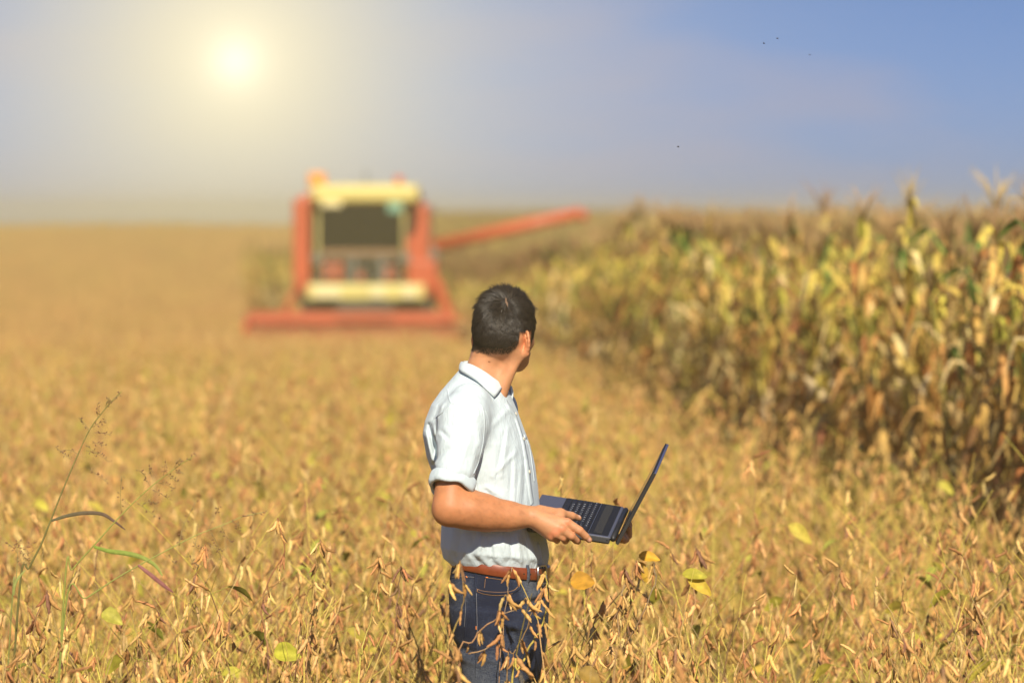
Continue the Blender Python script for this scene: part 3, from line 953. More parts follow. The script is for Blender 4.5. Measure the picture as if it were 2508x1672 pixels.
for m in MC: B.ell(m + Vector((0, -.006, .004)), ((1, 0, 0), (0, 1, 0), (0, 0, 1)), (.008, .006, .007), 0.006)
# left arm, mostly behind the body; the hand comes round the far side of the laptop
SL = flip(SH); ELL = Vector((-0.10, 10.47, 1.17))
B.cone(SL, ELL, .042, .041, 0.02)
WL = Vector((0.115, 10.44, 1.105))
B.chain([ELL, Vector((-0.03, 10.47, 1.145)), WL], [.041, .041, .028], 0.02)
LH0 = Vector((0.20, 10.42, 1.093))
B.cone(WL, LH0, .025, .019, 0.012)
B.cone(LH0, LH0 + Vector((.055, -.02, -.004)), .020, .016, 0.012)
LM = [LH0 + Vector((.065, -.045 + .021 * i, -.006 - .002 * i)) for i in range(4)]
for i, m in enumerate(LM):
    B.cone(LH0 + Vector((.01, 0, 0)), m, .018, .0115, 0.01)
LT = [P(1519, 1313, 10.35), P(1527, 1309, 10.37), P(1540, 1292, 10.39), P(1541, 1283, 10.41)]
for i, m in enumerate(LM):
    t = LT[i]; kn = m + Vector((.035, 0.0, -.010)); mid = (Vector(t) + kn) * 0.5 + Vector((.008, 0, -.006))
    B.chain([m, kn, mid, t], (.0112, .0105, .0096, .0086), 0.003)
LTH = [LH0 + Vector((-.01, .022, .012)), Vector((0.235, 10.455, 1.135)), Vector((0.262, 10.452, 1.155))]
B.chain(LTH, (.014, .0115, .0090), 0.006)
BV, BF = B.mesh(2)
# colour of the skin: ruddier knuckles and ear, pale nails, darker lips and brows, two small moles
skin = np.array(srgb(194, 138, 98)); cB = np.tile(skin, (len(BV), 1))
def blot(p, r, rgb, k=1.0, ax=None):
    d = BV - np.array(p); w = np.clip(1.15 - (d * d).sum(1) / (r * r), 0, 1)[:, None] ** 0.7 * k
    cB[:] = cB * (1 - w) + np.array(rgb) * w
red = srgb(205, 120, 85)
for m in MC: blot(Vector(m) + Vector((0, -.012, .006)), .013, red, .6)
for f_ in FING: blot(f_[1], .012, red, .45)
for s_ in (1, -1): blot(hp(-.01, .086 * s_, -.04), .04, srgb(218, 135, 92), .6)
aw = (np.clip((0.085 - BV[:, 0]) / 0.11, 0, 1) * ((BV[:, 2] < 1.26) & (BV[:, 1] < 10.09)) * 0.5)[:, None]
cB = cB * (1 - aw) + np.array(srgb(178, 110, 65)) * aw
nail = srgb(236, 180, 155)
for f_, dv in ((FING[0], (-.001, -.009, .002)), (FING[1], (0.005, -.008, -.003)), (FING[2], (.003, -.008, -.004)), (TH, (.002, -.006, .007))):
    p = Vector(f_[3]) + Vector(dv); blot(p, .0062, nail, .9)
blot(P(1198, 886, 10.19), .0028, srgb(70, 35, 20), 1.0); blot(P(1166, 869, 10.20), .0024, srgb(120, 70, 40), .8)
for s_ in (1, -1):
    for t in np.linspace(0, 1, 5): blot(hp(.082 - .014 * t, (.016 + .032 * t) * s_, .004 + .003 * math.sin(3 * t)), .0055, (.02, .014, .01), .9)
    blot(hp(.0862, .031 * s_, -.020), .0062, (.03, .018, .01), 1.0)
blot(hp(.09, 0, -.083), .017, srgb(180, 95, 80), .5)
mS, tS, bS = mat_new('skin')
atS = tS.nodes.new('ShaderNodeAttribute'); atS.attribute_name = 'col'
nS = tS.nodes.new('ShaderNodeTexNoise'); nS.inputs['Scale'].default_value = 45; nS.inputs['Detail'].default_value = 6
tcS = tS.nodes.new('ShaderNodeTexCoord'); tS.links.new(tcS.outputs['Object'], nS.inputs['Vector'])
mrS = tS.nodes.new('ShaderNodeMapRange'); mrS.inputs[1].default_value = .3; mrS.inputs[2].default_value = .7; mrS.inputs[3].default_value = .90; mrS.inputs[4].default_value = 1.09
hS = tS.nodes.new('ShaderNodeHueSaturation'); tS.links.new(nS.outputs['Fac'], mrS.inputs[0]); tS.links.new(mrS.outputs[0], hS.inputs['Value'])
tS.links.new(atS.outputs['Color'], hS.inputs['Color']); tS.links.new(hS.outputs[0], bS.inputs['Base Color'])
bS.inputs['Roughness'].default_value = 0.52; bS.inputs['Specular IOR Level'].default_value = 0.35
bS.inputs['Subsurface Weight'].default_value = 0.12; bS.inputs['Subsurface Radius'].default_value = (0.008, 0.003, 0.0015); bS.inputs['Subsurface Scale'].default_value = 1.0
bpS = tS.nodes.new('ShaderNodeBump'); bpS.inputs['Strength'].default_value = .4; bpS.inputs['Distance'].default_value = .002
tS.links.new(nS.outputs['Fac'], bpS.inputs['Height']); tS.links.new(bpS.outputs[0], bS.inputs['Normal'])
person = empty('person', (-0.035, MAN_Y, 0))
tag(person, 'dark haired man in pale shirt and jeans, looking away, standing in soybeans', 'person')
def worn(o, parent=person):
    o.parent = parent
    o.matrix_parent_inverse = person.matrix_world.inverted() if False else Matrix.Translation(-Vector(person.location)) if parent is person else Matrix.Identity(4)
    return o
o_body = worn(link('body', field_mesh('body', BV, BF, mS, cB)))
bvhB = bvh_of(BV, BF)

# ------------------------------------------------------------------ hair
rh = random.Random(8)
mH, tH, bH = mat_new('dark_hair')
atH = tH.nodes.new('ShaderNodeAttribute'); atH.attribute_name = 'col'; tH.links.new(atH.outputs['Color'], bH.inputs['Base Color']); bH.inputs['Roughness'].default_value = 0.42; bH.inputs['Specular IOR Level'].default_value = 0.4
WH = HC + Vector((0.001, -.068, .066))
def loc_h(p):
    q = Vector(p) - HC; return q.dot(hf), q.dot(hr), q.dot(hu)
def hair_line(f, r):
    a = math.degrees(math.atan2(abs(r), -f))           # 0 at the back of the head, 180 at the face
    if r > 0: xs = [0, 32, 45, 57, 70, 85, 97, 101, 112, 118, 130, 180]; us = [-.068, -.069, -.056, -.030, -.014, -.008, -.008, -.045, -.046, -.005, .038, .050]
    else: xs = [0, 62, 72, 84, 97, 101, 112, 118, 130, 180]; us = [-.068, -.062, -.040, -.012, -.008, -.045, -.046, -.005, .038, .050]
    return float(np.interp(a, xs, us))
def hair_len(u, f):
    return float(np.interp(u, [-.07, -.045, -.01, .03, .06, .1], [.0025, .005, .009, .016, .024, .030])) * (1.25 if f > .05 else 1)
me_b = o_body.data
nB = np.zeros((len(BV), 3), np.float32); me_b.vertex_normals.foreach_get('vector', nB.ravel()) if False else None
nB = np.array([v.normal[:] for v in me_b.vertices], np.float32)
QL = np.stack([(BV - np.array(HC)) @ np.array(a) for a in AX], 1)
headz = (np.linalg.norm(BV - np.array(HC), axis=1) < .135) & (BV[:, 2] > 1.56)
mask = np.zeros(len(BV), bool); deep = np.zeros(len(BV), bool)
for i in np.nonzero(headz)[0]:
    f, r_, u = QL[i]
    ear = abs(r_) > .0655 and -.05 < f < .012 and u < -.003
    mask[i] = u > hair_line(f, r_) + 0.002 and not ear; deep[i] = mask[i] and u > hair_line(f, r_) + 0.019
dW = BV - np.array(WH)
whorl = (np.sqrt(((dW[:, 0] + .25 * dW[:, 2]) / .0014) ** 2 + (dW[:, 1] / .03) ** 2 + (dW[:, 2] / .013) ** 2) < 1.3)
fk = mask[BF].all(1)
capF = BF[deep[BF].all(1)]; rootF = BF[fk]; used_ = np.unique(capF); rem = np.full(len(BV), -1); rem[used_] = np.arange(len(used_))
lens = np.array([hair_len(QL[i][2], QL[i][0]) for i in used_])
edge_ = np.array([np.clip((QL[i][2] - hair_line(QL[i][0], QL[i][1]) - .018) / .03, 0, 1) for i in used_])
capV = BV[used_] + nB[used_] * (0.0003 + lens * 0.13 * edge_)[:, None]
hair_c = [(.20, .12, .07) if whorl[i] else (.016, .012, .008) for i in used_]
hair_v = [tuple(v) for v in capV]; hair_f = [tuple(f) for f in rem[capF]]
tri = rootF
ar = np.linalg.norm(np.cross(BV[tri[:, 1]] - BV[tri[:, 0]], BV[tri[:, 3]] - BV[tri[:, 0]]), axis=1)
pick = np.random.RandomState(3).choice(len(tri), 27000, p=ar / ar.sum())
for q in pick:
    a, b, c_, d_ = (BV[i] for i in tri[q]); s, t = rh.random(), rh.random()
    p = Vector(a * (1 - s) * (1 - t) + b * s * (1 - t) + c_ * s * t + d_ * (1 - s) * t); n = Vector(nB[tri[q][0]])
    f, r_, u = loc_h(p)
    if abs(p.x - WH.x + .25 * (p.z - WH.z)) < .0016 and abs(p.z - WH.z) < .012 and rh.random() < .8: continue
    if u < .0 and u < hair_line(f, r_) + .002 + .014 * rh.random() ** 1.6: continue
    L = hair_len(u, f) * rh.uniform(.75, 1.3) * (1.0 + 0.25 * math.sin(p.x * 310 + 2 * math.sin(p.z * 190)) * (u > 0))
    rad = p - WH; rad -= n * rad.dot(n)
    wd = rad.length
    rad = rad.normalized() if wd > 1e-4 else n.orthogonal()
    sw = n.cross(rad) * (0.55 * math.exp(-wd / .05))
    sg = float(np.interp(u, [-.03, .03], [.36, .16]))
    cl_ = Vector((math.sin(p.z * 230 + p.y * 120), math.sin(p.x * 260 + 1.3), math.sin(p.x * 180 - p.y * 210))) * .28
    dr = (rad + sw + Vector((0, 0, -0.35 if u < 0.03 else 0)) + Vector((rh.gauss(0, sg), rh.gauss(0, sg), rh.gauss(0, sg))) + cl_)
    dr = (dr - n * dr.dot(n)).normalized()
    lift = float(np.interp(u, [-.07, -.03, .03], [.62, .56, .46]))
    if f > .05 and u > .02: lift = .8; L *= 1.15
    w0 = 0.00055 if u > -.02 else 0.00045
    pts = []
    for i in range(4):
        s = i / 3
        pts.append(p + n * (0.0006 + L * (lift * s - 0.20 * s * s)) + dr * (L * s))
    sd = dr.cross(n).normalized()
    b0 = len(hair_v); kc = rh.uniform(.35, 1.7); hair_c += [(.028 * kc, .020 * kc, .013 * kc)] * 12
    for i, q3 in enumerate(pts):
        w = w0 * (1 - 0.75 * i / 3)
        hair_v += [tuple(q3 - sd * w), tuple(q3 + n * w * 1.2), tuple(q3 + sd * w)]
    for i in range(3):
        k = b0 + i * 3
        hair_f += [(k, k + 1, k + 4, k + 3), (k + 1, k + 2, k + 5, k + 4)]
me = bpy.data.meshes.new('hair'); me.from_pydata(hair_v, [], hair_f); me.materials.append(mH)
ca_ = me.color_attributes.new('col', 'FLOAT_COLOR', 'POINT'); ca_.data.foreach_set('color', np.concatenate([np.array(hair_c, np.float32), np.ones((len(hair_c), 1), np.float32)], 1).ravel())
me.polygons.foreach_set('use_smooth', [True] * len(me.polygons))
worn(link('hair', me))

mb = MB()
for k in range(240):
    s = rh.random(); px, py = 1120 + 190 * s, 1212 + rh.random() * 80
    h = cast(bvhB, px, py)
    if not h or h[0].y > 10.09: continue
    n = h[1].normalized(); d = Vector((.75, -.1, -.65)) + Vector((rh.gauss(0, .3), rh.gauss(0, .3), rh.gauss(0, .3))); d = (d - n * d.dot(n)).normalized()
    p = h[0]; L = rh.uniform(.007, .013)
    mb.tube([p, p + d * L * .5 + n * L * .22, p + d * L + n * L * .25], [.00012, .0001, .00004], (1, 1, 1), 3, False)
o = worn(mb.build('arm_hair', flat_mat('arm_hair', (.10, .05, .025), .5))); o['kind'] = 'stuff'

# ------------------------------------------------------------------ shirt
S = Field((-0.33, 9.92, 0.97), (0.14, 10.60, 1.58), 0.003)
folds = []    # (x0, y0, x1, y1 in photo pixels, half width m, height m)
for q in [(1050, 1043, 1067, 1118, .0055, -.009), (1042, 1060, 1057, 1130, .005, .006), (1060, 1035, 1064, 1075, .005, .005), (1062, 1072, 1068, 1105, .005, -.007),
          (1084, 1052, 1096, 1064, .006, -.006), (1076, 1068, 1066, 1110, .006, -.005), (1097, 1092, 1066, 1124, .005, -.004), (1104, 1096, 1072, 1130, .006, .003),
          (1153, 1060, 1121, 1150, .006, .003), (1146, 1070, 1114, 1152, .005, -.003), (1170, 1080, 1150, 1160, .006, .0025), (1100, 1120, 1070, 1150, .006, .003),
          (1060, 1140, 1085, 1160, .006, -.006), (1075, 1000, 1056, 1040, .005, -.005), (1085, 990, 1064, 1030, .006, .004), (1095, 985, 1076, 1015, .004, -.003),
          (1244, 1050, 1228, 1165, .006, .0035), (1236, 1060, 1216, 1160, .005, -.003), (1206, 1165, 1262, 1110, .006, .003), (1262, 1100, 1260, 1235, .006, .003),
          (1253, 1130, 1248, 1235, .005, -.0025), (1285, 1130, 1283, 1240, .005, -.003), (1277, 1140, 1270, 1240, .006, .003), (1210, 1040, 1250, 1000, .008, .003),
          (1230, 1300, 1236, 1366, .006, .004), (1250, 1305, 1254, 1370, .005, -.004), (1268, 1310, 1276, 1374, .006, .004), (1284, 1320, 1300, 1378, .005, -.004), (1296, 1310, 1314, 1374, .006, .004),
          (1160, 1320, 1150, 1352, .008, -.005), (1178, 1310, 1172, 1358, .008, .006), (1200, 1320, 1205, 1364, .006, -.005), (1108, 1300, 1100, 1360, .008, .004), (1130, 1305, 1118, 1372, .007, -.005),
          (1170, 1040, 1180, 1120, .006, .0025), (1140, 1000, 1110, 1060, .01, .003), (1192, 1190, 1230, 1215, .006, .003), (1190, 1200, 1215, 1225, .005, -.003)]:
    a, b = P(q[0], q[1], 10.1), P(q[2], q[3], 10.1); folds.append((a.x, a.z, b.x, b.z, q[4], q[5]))
def shirt_disp(x, y, z):
    d = 0.0020 * wrinkle(x, y, z, 0.8)
    near = 1 / (1 + np.exp((y - 10.25) * 90))
    for x0, z0, x1, z1, w, h in folds:
        L = (x1 - x0) ** 2 + (z1 - z0) ** 2
        t = np.clip(((x - x0) * (x1 - x0) + (z - z0) * (z1 - z0)) / L, 0, 1)
        e = (x - x0 - t * (x1 - x0)) ** 2 + (z - z0 - t * (z1 - z0)) ** 2
        d = d + near * 0.8 * h * np.exp(-e / (w * w)) * (0.45 + 0.55 * np.sin(math.pi * (0.12 + 0.76 * t)))
    # gathered fullness above the belt
    low = np.clip((1.10 - z) / 0.07, 0, 1)
    d = d + low * 0.0016 * np.sin(x * 150 + 1.6 * np.sin(z * 60) + np.sin(y * 130) * 1.5)
    return d.astype(np.float32)
stack(S, TORSO, MAN_Y, YAW, 0, slope=-0.10)
# shoulders and sleeves
for fl in (False, True):
    g = (lambda p: flip(p)) if fl else (lambda p: Vector(p))
    S.cone(g(P(1150, 985, 10.11)), g(P(1136, 1030, 10.075)), .052, .064, 0.045)
    if not fl:
        S.chain([P(1137, 1020, 10.075), P(1125, 1090, 10.045), P(1115, 1150, 10.02)], [.066, .0615, .0545], 0.012)
    else:
        S.chain([g(P(1137, 1020, 10.075)), (Vector(SL) + ELL) * 0.5, SL + (ELL - SL) * 0.68], [.066, .0615, .0545], 0.012)
# relief of the cloth over everything
sl, x, y, z = S.sub((-0.33, 9.92, 0.97), (0.14, 10.60, 1.58))
S.D[sl] = S.D[sl] - shirt_disp(x, y, z)
# cut straight at the neck and under the sleeve
ntop = z - (1.556 - 0.42 * (x + 0.135))
S.D[sl] = np.maximum(S.D[sl], ntop)
ca, cb_ = P(1103, 1184, 10.015), P(1100, 1201, 10.01)
SV, SF = S.mesh(1)
mC, tC, bC = mat_new('shirt_cotton')
tcc = tC.nodes.new('ShaderNodeTexCoord')
wv = tC.nodes.new('ShaderNodeTexWave'); wv.wave_type = 'BANDS'; wv.bands_direction = 'X'; wv.inputs['Scale'].default_value = 120; wv.inputs['Distortion'].default_value = 0.6; wv.inputs['Detail'].default_value = 1; wv.inputs['Detail Scale'].default_value = .3
tC.links.new(tcc.outputs['Object'], wv.inputs['Vector'])
crC = tC.nodes.new('ShaderNodeValToRGB'); eC = crC.color_ramp.elements
eC[0].position = .25; eC[0].color = (0.51, 0.605, 0.645, 1); eC[1].position = .8; eC[1].color = (0.60, 0.68, 0.705, 1)
tC.links.new(wv.outputs['Fac'], crC.inputs[0]); tC.links.new(crC.outputs[0], bC.inputs['Base Color'])
bC.inputs['Roughness'].default_value = .85; bC.inputs['Specular IOR Level'].default_value = .15; bC.inputs['Sheen Weight'].default_value = .1
nC1 = tC.nodes.new('ShaderNodeTexNoise'); nC1.inputs['Scale'].default_value = 1; nC1.inputs['Detail'].default_value = 4; nC1.inputs['Distortion'].default_value = 1.2
mpC = tC.nodes.new('ShaderNodeMapping'); mpC.inputs['Scale'].default_value = (70, 70, 22); mpC.inputs['Rotation'].default_value = (0, .25, 0)
tC.links.new(tcc.outputs['Object'], mpC.inputs[0]); tC.links.new(mpC.outputs[0], nC1.inputs['Vector'])
bpC = tC.nodes.new('ShaderNodeBump'); bpC.inputs['Strength'].default_value = .5; bpC.inputs['Distance'].default_value = .006
tC.links.new(nC1.outputs['Fac'], bpC.inputs['Height']); tC.links.new(bpC.outputs[0], bC.inputs['Normal'])
o_shirt = worn(link('shirt', field_mesh('shirt', SV, SF, mC)))
bvhS = bvh_of(SV, SF)
white = (.74, .79, .80)
M_collar = flat_mat('collar_cotton', (.59, .665, .695), .85, 0, (160, .04), .08, .15)
def shirt_part(mb, name):
    o = mb.build(name, M_collar if 'collar' in name else mC, smooth='collar' not in name or name == 'collar'); o.parent = o_shirt; return o
# rolled cuffs
def cuff(c, ax, r0, seed):
    ax = Vector(ax).normalized(); u = ax.orthogonal().normalized(); v = ax.cross(u); r = random.Random(seed)
    mb = MB(); vs, fs, n = [], [], 40
    prof = [(-.021, -.004), (-.0215, .002), (-.016, .0065), (-.004, .0075), (.010, .0068), (.018, .004), (.0205, -.001), (.018, -.006)]
    ph = [r.uniform(0, 6.28) for _ in range(4)]
    for i in range(n):
        a = 2 * math.pi * i / n
        bump = .0022 * math.sin(3 * a + ph[0]) + .0016 * math.sin(7 * a + ph[1])
        tw = .005 * math.sin(2 * a + ph[2]) + .0022 * math.sin(5 * a + ph[3])
        for q, (h, e) in enumerate(prof):
            rr2 = r0 + e + bump * (1 if e > 0 else .4)
            vs.append(Vector(c) + ax * (h + tw) + (u * math.cos(a) + v * math.sin(a)) * rr2)
    m_ = len(prof)
    for i in range(n):
        for q in range(m_ - 1):
            a, b = i * m_ + q, ((i + 1) % n) * m_ + q; fs.append((a, a + 1, b + 1, b))
    mb.add(vs, fs, white)
    return shirt_part(mb, 'cuff')
cuff(P(1105, 1187, 10.012), P(1100, 1186, 10.0) - P(1110, 1150, 10.03) , .0535, 3)
cuff(SL + (ELL - SL) * 0.8, ELL - SL, .0535, 4)
# collar: turned-down fall on both sides of the neck
ctop = [(1129, 886, 10.25), (1136, 888, 10.215), (1158, 895, 10.188), (1188, 911, 10.180), (1214, 929, 10.184), (1234, 942, 10.205)]
cbot = [(1126, 909, 10.25), (1130, 912, 10.205), (1148, 921, 10.168), (1170, 935, 10.150), (1192, 955, 10.142), (1211, 973, 10.150)]
def collar(fl):
    ct = [P(*q) for q in catmull(ctop, 4)]; cb2 = []
    for q in catmull(cbot, 4):
        p = P(*q); h = cast(bvhS, q[0], q[1])
        if h and abs(h[0].y - p.y) < .05: p = P(q[0], q[1], h[0].y - .010)
        cb2.append(p)
    if fl: ct = [flip(p) for p in ct]; cb2 = [flip(p) for p in cb2]
    mb = MB(); vs, fs = [], []
    nrow = 5; c0 = Vector((-0.075, MAN_Y, 0))
    for a, b in zip(ct, cb2):
        out = (a - c0); out.z = 0; out.normalize()
        inn = a - out * .012 - Vector((0, 0, .030))
        row = [inn, a - out * .006 - Vector((0, 0, .004)), a - out * .002 + Vector((0, 0, .0015)), a + out * .0015 - Vector((0, 0, .001))]
        for t in (.3, .65, 1.0): row.append(a + (b - a) * t + out * (.003 * math.sin(math.pi * t) + .001))
        row.append(b - out * .0022 + Vector((0, 0, .0006))); row.append(a + (b - a) * .5 - out * .003)
        vs += row
    m_ = 9
    for i in range(len(ct) - 1):
        for k in range(m_ - 1):
            q = (i * m_ + k, i * m_ + k + 1, (i + 1) * m_ + k + 1, (i + 1) * m_ + k); fs.append(q[::-1] if fl else q)
    fs.append(tuple((len(ct) - 1) * m_ + k for k in range(3, 9)))
    mb.add(vs, fs, white)
    return shirt_part(mb, 'collar')
collar(False); collar(True)
mb = MB()      # far collar end showing beyond the throat
lf = [(1239, 972), (1246, 945), (1249.5, 941.5), (1254, 946), (1257.5, 958), (1257, 970), (1253, 986), (1258, 1000), (1252, 1004), (1243, 990)]
n_ = len(lf); vs = [P(a, b, 10.262 + .0006 * (a - 1250)) for a, b in lf] + [P(a, b, 10.2655 + .0006 * (a - 1250)) for a, b in lf]
mb.add(vs, [tuple(range(n_ - 1, -1, -1)), tuple(range(n_, 2 * n_))] + [(i, (i + 1) % n_, (i + 1) % n_ + n_, i + n_) for i in range(n_)], white)
shirt_part(mb, 'collar_end')
for fl in (False, True):      # collar stand closing at the throat
    mb = MB()
    g = flip if fl else (lambda p: Vector(p))
    a = [g(P(*q)) for q in [(1218, 934, 10.188), (1233, 944, 10.200), (1241, 952, 10.210), (1243, 962, 10.214)]]
    b = [g(P(*q)) for q in [(1212, 962, 10.172), (1226, 968, 10.186), (1238, 974, 10.205), (1243, 976, 10.216)]]
    d = Vector((.0, -.002, 0)) if not fl else Vector((0, .002, 0))
    vs = []
    for p, q in zip(a, b): vs += [p, q, q - d, p - d]
    fs = []
    for i in range(3):
        for k in range(4): fs.append((i * 4 + k, i * 4 + (k + 1) % 4, i * 4 + 4 + (k + 1) % 4, i * 4 + 4 + k))
    fs += [(0, 1, 2, 3), (12, 13, 14, 15)]
    mb.add(vs, fs, white)
    shirt_part(mb, 'collar_stand')
mb = MB(); strip(mb, bvhS, [(1238, 984), (1250, 1003), (1262, 1022), (1271, 1048), (1281, 1085), (1289, 1130), (1294, 1170), (1299, 1210), (1303, 1232)], .0125, .0022, white, 8)
strip(mb, bvhS, [(1318, 1330), (1324, 1350), (1327, 1370)], .010, .002, white, 8)
shirt_part(mb, 'placket')
mb = MB(); strip(mb, bvhS, [(1285, 1066), (1287.5, 1074)], .011, .0015, white, 4); strip(mb, bvhS, [(1288, 1070), (1298, 1100), (1304, 1140), (1309, 1178)], .006, .0012, white, 6)
shirt_part(mb, 'chest_pocket')
mb = MB()
strip(mb, bvhS, [(1096, 953), (1099, 972), (1104, 986)], .0022, .0009, white, 8)
strip(mb, bvhS, [(1104, 990), (1120, 985), (1140, 981), (1158, 981), (1175, 988), (1184, 1005), (1187, 1040), (1183, 1085), (1172, 1130), (1160, 1160)], .0025, .0011, white, 8)
strip(mb, bvhS, [(1104, 990), (1090, 1005), (1070, 1020), (1055, 1040)], .0022, .0012, white, 8)
strip(mb, bvhS, [(1190, 1005), (1197, 1030), (1198, 1060)], .0022, .0009, white, 8)
shirt_part(mb, 'seam')
M_btn = flat_mat('shirt_button', (.62, .58, .46), .35)
for px, py, dy in ((1231.5, 952.5, -.004), (1262, 1014, 0), (1281, 1075, 0), (1295, 1155, 0)):
    h = cast(bvhS, px, py) or (P(px, py, 10.19), Vector((0, -1, 0)))
    p, n = (P(px, py, 10.192), Vector((.3, -1, .1)).normalized()) if dy else (h[0] + h[1] * .003, h[1])
    mb = MB(); mb.tube([p - n * .001, p + n * .001, p + n * .0016], [.0052, .0052, .0040], (1, 1, 1), 10)
    o = mb.build('button', M_btn); o.parent = o_shirt

# ------------------------------------------------------------------ jeans, belt, shoes
J = Field((-0.30, 9.94, 0.02), (0.18, 10.56, 1.06), 0.0045)
HIP = [(.78, -.140, .082, .150), (.86, -.161, .089, .176), (.945, -.165, .094, .178), (.99, -.159, .094, .170), (1.03, -.152, .090, .160), (1.05, -.150, .088, .158)]
stack(J, HIP, MAN_Y, YAW, 0, slope=-.12)
LEG = [(.05, -.100, .040, .066), (.12, -.094, .032, .062), (.30, -.102, .028, .064), (.48, -.104, .046, .070), (.60, -.112, .058, .078), (.72, -.130, .070, .086), (.80, -.142, .084, .090), (.90, -.150, .088, .088)]
def leg(off):
    stack(J, LEG, MAN_Y + off, YAW, .028, 2.1)
leg(-.088); leg(.092)
sl, x, y, z = J.sub((-.3, 9.9, 0), (.2, 10.6, 1.1))
J.D[sl] -= (0.0045 * wrinkle(x, y, z, 2.6, 0.55) * np.clip((1.0 - z) / .1, .15, 1)).astype(np.float32)
for q in [(1235, 1470, 1330, 1452, .008, .003), (1230, 1478, 1335, 1468, .008, -.004), (1240, 1520, 1320, 1540, .01, .004), (1255, 1540, 1300, 1672, .012, -.012), (1180, 1600, 1260, 1620, .01, .004), (1110, 1580, 1160, 1590, .01, -.005)]:
    a, b = P(q[0], q[1], 10.16), P(q[2], q[3], 10.16); L = (b.x - a.x) ** 2 + (b.z - a.z) ** 2
    t = np.clip(((x - a.x) * (b.x - a.x) + (z - a.z) * (b.z - a.z)) / L, 0, 1)
    e = (x - a.x - t * (b.x - a.x)) ** 2 + (z - a.z - t * (b.z - a.z)) ** 2
    J.D[sl] -= (q[5] * np.exp(-e / q[4] ** 2) * (y < 10.25)).astype(np.float32)
JV, JF = J.mesh(1)
mJ, tJ, bJ = mat_new('denim')
tj = tJ.nodes.new('ShaderNodeTexCoord')
def jn(scale, det=3):
    m = tJ.nodes.new('ShaderNodeMapping'); m.inputs['Scale'].default_value = scale; tJ.links.new(tj.outputs['Object'], m.inputs[0])
    n = tJ.nodes.new('ShaderNodeTexNoise'); n.inputs['Scale'].default_value = 1; n.inputs['Detail'].default_value = det; tJ.links.new(m.outputs[0], n.inputs['Vector']); return n.outputs['Fac']
n1, n2, n3 = jn((900, 900, 90), 2), jn((90, 90, 900), 2), jn((7, 7, 5), 4)
def jm(op, a, b):
    m = tJ.nodes.new('ShaderNodeMath'); m.operation = op
    for i, v in enumerate((a, b)):
        if isinstance(v, float): m.inputs[i].default_value = v
        else: tJ.links.new(v, m.inputs[i])
    return m.outputs[0]
wv_ = jm('MAXIMUM', n1, n2)
f1 = jm('ADD', jm('MULTIPLY', wv_, 0.6), jm('MULTIPLY', n3, 0.9))
crJ = tJ.nodes.new('ShaderNodeValToRGB'); eJ = crJ.color_ramp.elements
eJ[0].position = .66; eJ[0].color = (.009, .013, .032, 1); eJ[1].position = .95; eJ[1].color = (.11, .125, .15, 1)
em = crJ.color_ramp.elements.new(.78); em.color = (.022, .031, .060, 1)
tJ.links.new(f1, crJ.inputs[0]); tJ.links.new(crJ.outputs[0], bJ.inputs['Base Color'])
bJ.inputs['Roughness'].default_value = .85; bJ.inputs['Specular IOR Level'].default_value = .2
bpJ = tJ.nodes.new('ShaderNodeBump'); bpJ.inputs['Strength'].default_value = .3; bpJ.inputs['Distance'].default_value = .002
tJ.links.new(f1, bpJ.inputs['Height']); tJ.links.new(bpJ.outputs[0], bJ.inputs['Normal'])
o_jeans = worn(link('jeans', field_mesh('jeans', JV, JF, mJ)))
bvhJ = bvh_of(JV, JF)
M_thread = flat_mat('thread', (.30, .16, .07), .8); M_pale = flat_mat('pale_thread', (.20, .20, .21), .8)
def zz(pts): return [(1080 + a / 4.583, 1330 + b / 4.583) for a, b in pts]
def jeans_part(name, lines, w, t, mat, c=(1, 1, 1)):
    mb = MB()
    for l in lines: strip(mb, bvhJ, zz(l), w, t, c, 8)
    if mb.v:
        o = mb.build(name, mat); o.parent = o_jeans
        return o
jeans_part('front_pocket', [[(400, 522), (480, 548), (600, 562), (720, 560), (820, 540), (875, 500), (892, 440), (880, 395)]], .0035, .0016, mJ)
jeans_part('pocket_stitching', [[(402, 510), (480, 534), (600, 546), (720, 545), (815, 525), (862, 485)], [(405, 538), (480, 566), (600, 582), (720, 578), (800, 562)]], .0005, .0021, M_thread)
jeans_part('coin_pocket', [[(500, 375), (640, 392), (768, 418)], [(500, 378), (496, 440), (490, 520)]], .0022, .0016, mJ)
jeans_part('coin_pocket_stitching', [[(505, 384), (640, 402), (765, 428)], [(500, 400), (490, 500)]], .0005, .0021, M_thread)
jeans_part('side_seam', [[(388, 300), (390, 520), (398, 700), (402, 900), (404, 1100), (400, 1300), (395, 1500)]], .0026, .0016, mJ)
jeans_part('seam_stitching', [[(400, 560), (405, 760), (410, 960), (410, 1150)], [(128, 380), (240, 372), (376, 380)]], .0005, .0019, M_pale)
jeans_part('back_pocket', [[(292, 520), (290, 700), (280, 900), (262, 1050), (236, 1110)], [(120, 548), (200, 535), (292, 524)]], .003, .0016, mJ)
jeans_part('back_pocket_stitching', [[(284, 545), (281, 720), (268, 930)]], .0005, .0019, M_pale)
jeans_part('fly_seam', [[(1095, 420), (1098, 520), (1104, 620), (1090, 720)]], .0035, .002, mJ)
jeans_part('rivet', [[(408, 530), (414, 531)]], .0036, .0022, M_thread); jeans_part('rivet', [[(284, 528), (290, 528)]], .0036, .0022, M_thread)
M_or = flat_mat('orange_thread', (.75, .22, .04), .8)
for q in ([(396, 925), (398, 965)], [(505, 382), (530, 384)], [(285, 370), (300, 385)]): jeans_part('bar_tack', [q], .0012, .0022, M_or)
M_patch = flat_mat('leather_patch', (.42, .15, .05), .6)
jeans_part('leather_patch', [[(165, 280), (220, 270), (262, 262)]], .011, .0022, M_patch)

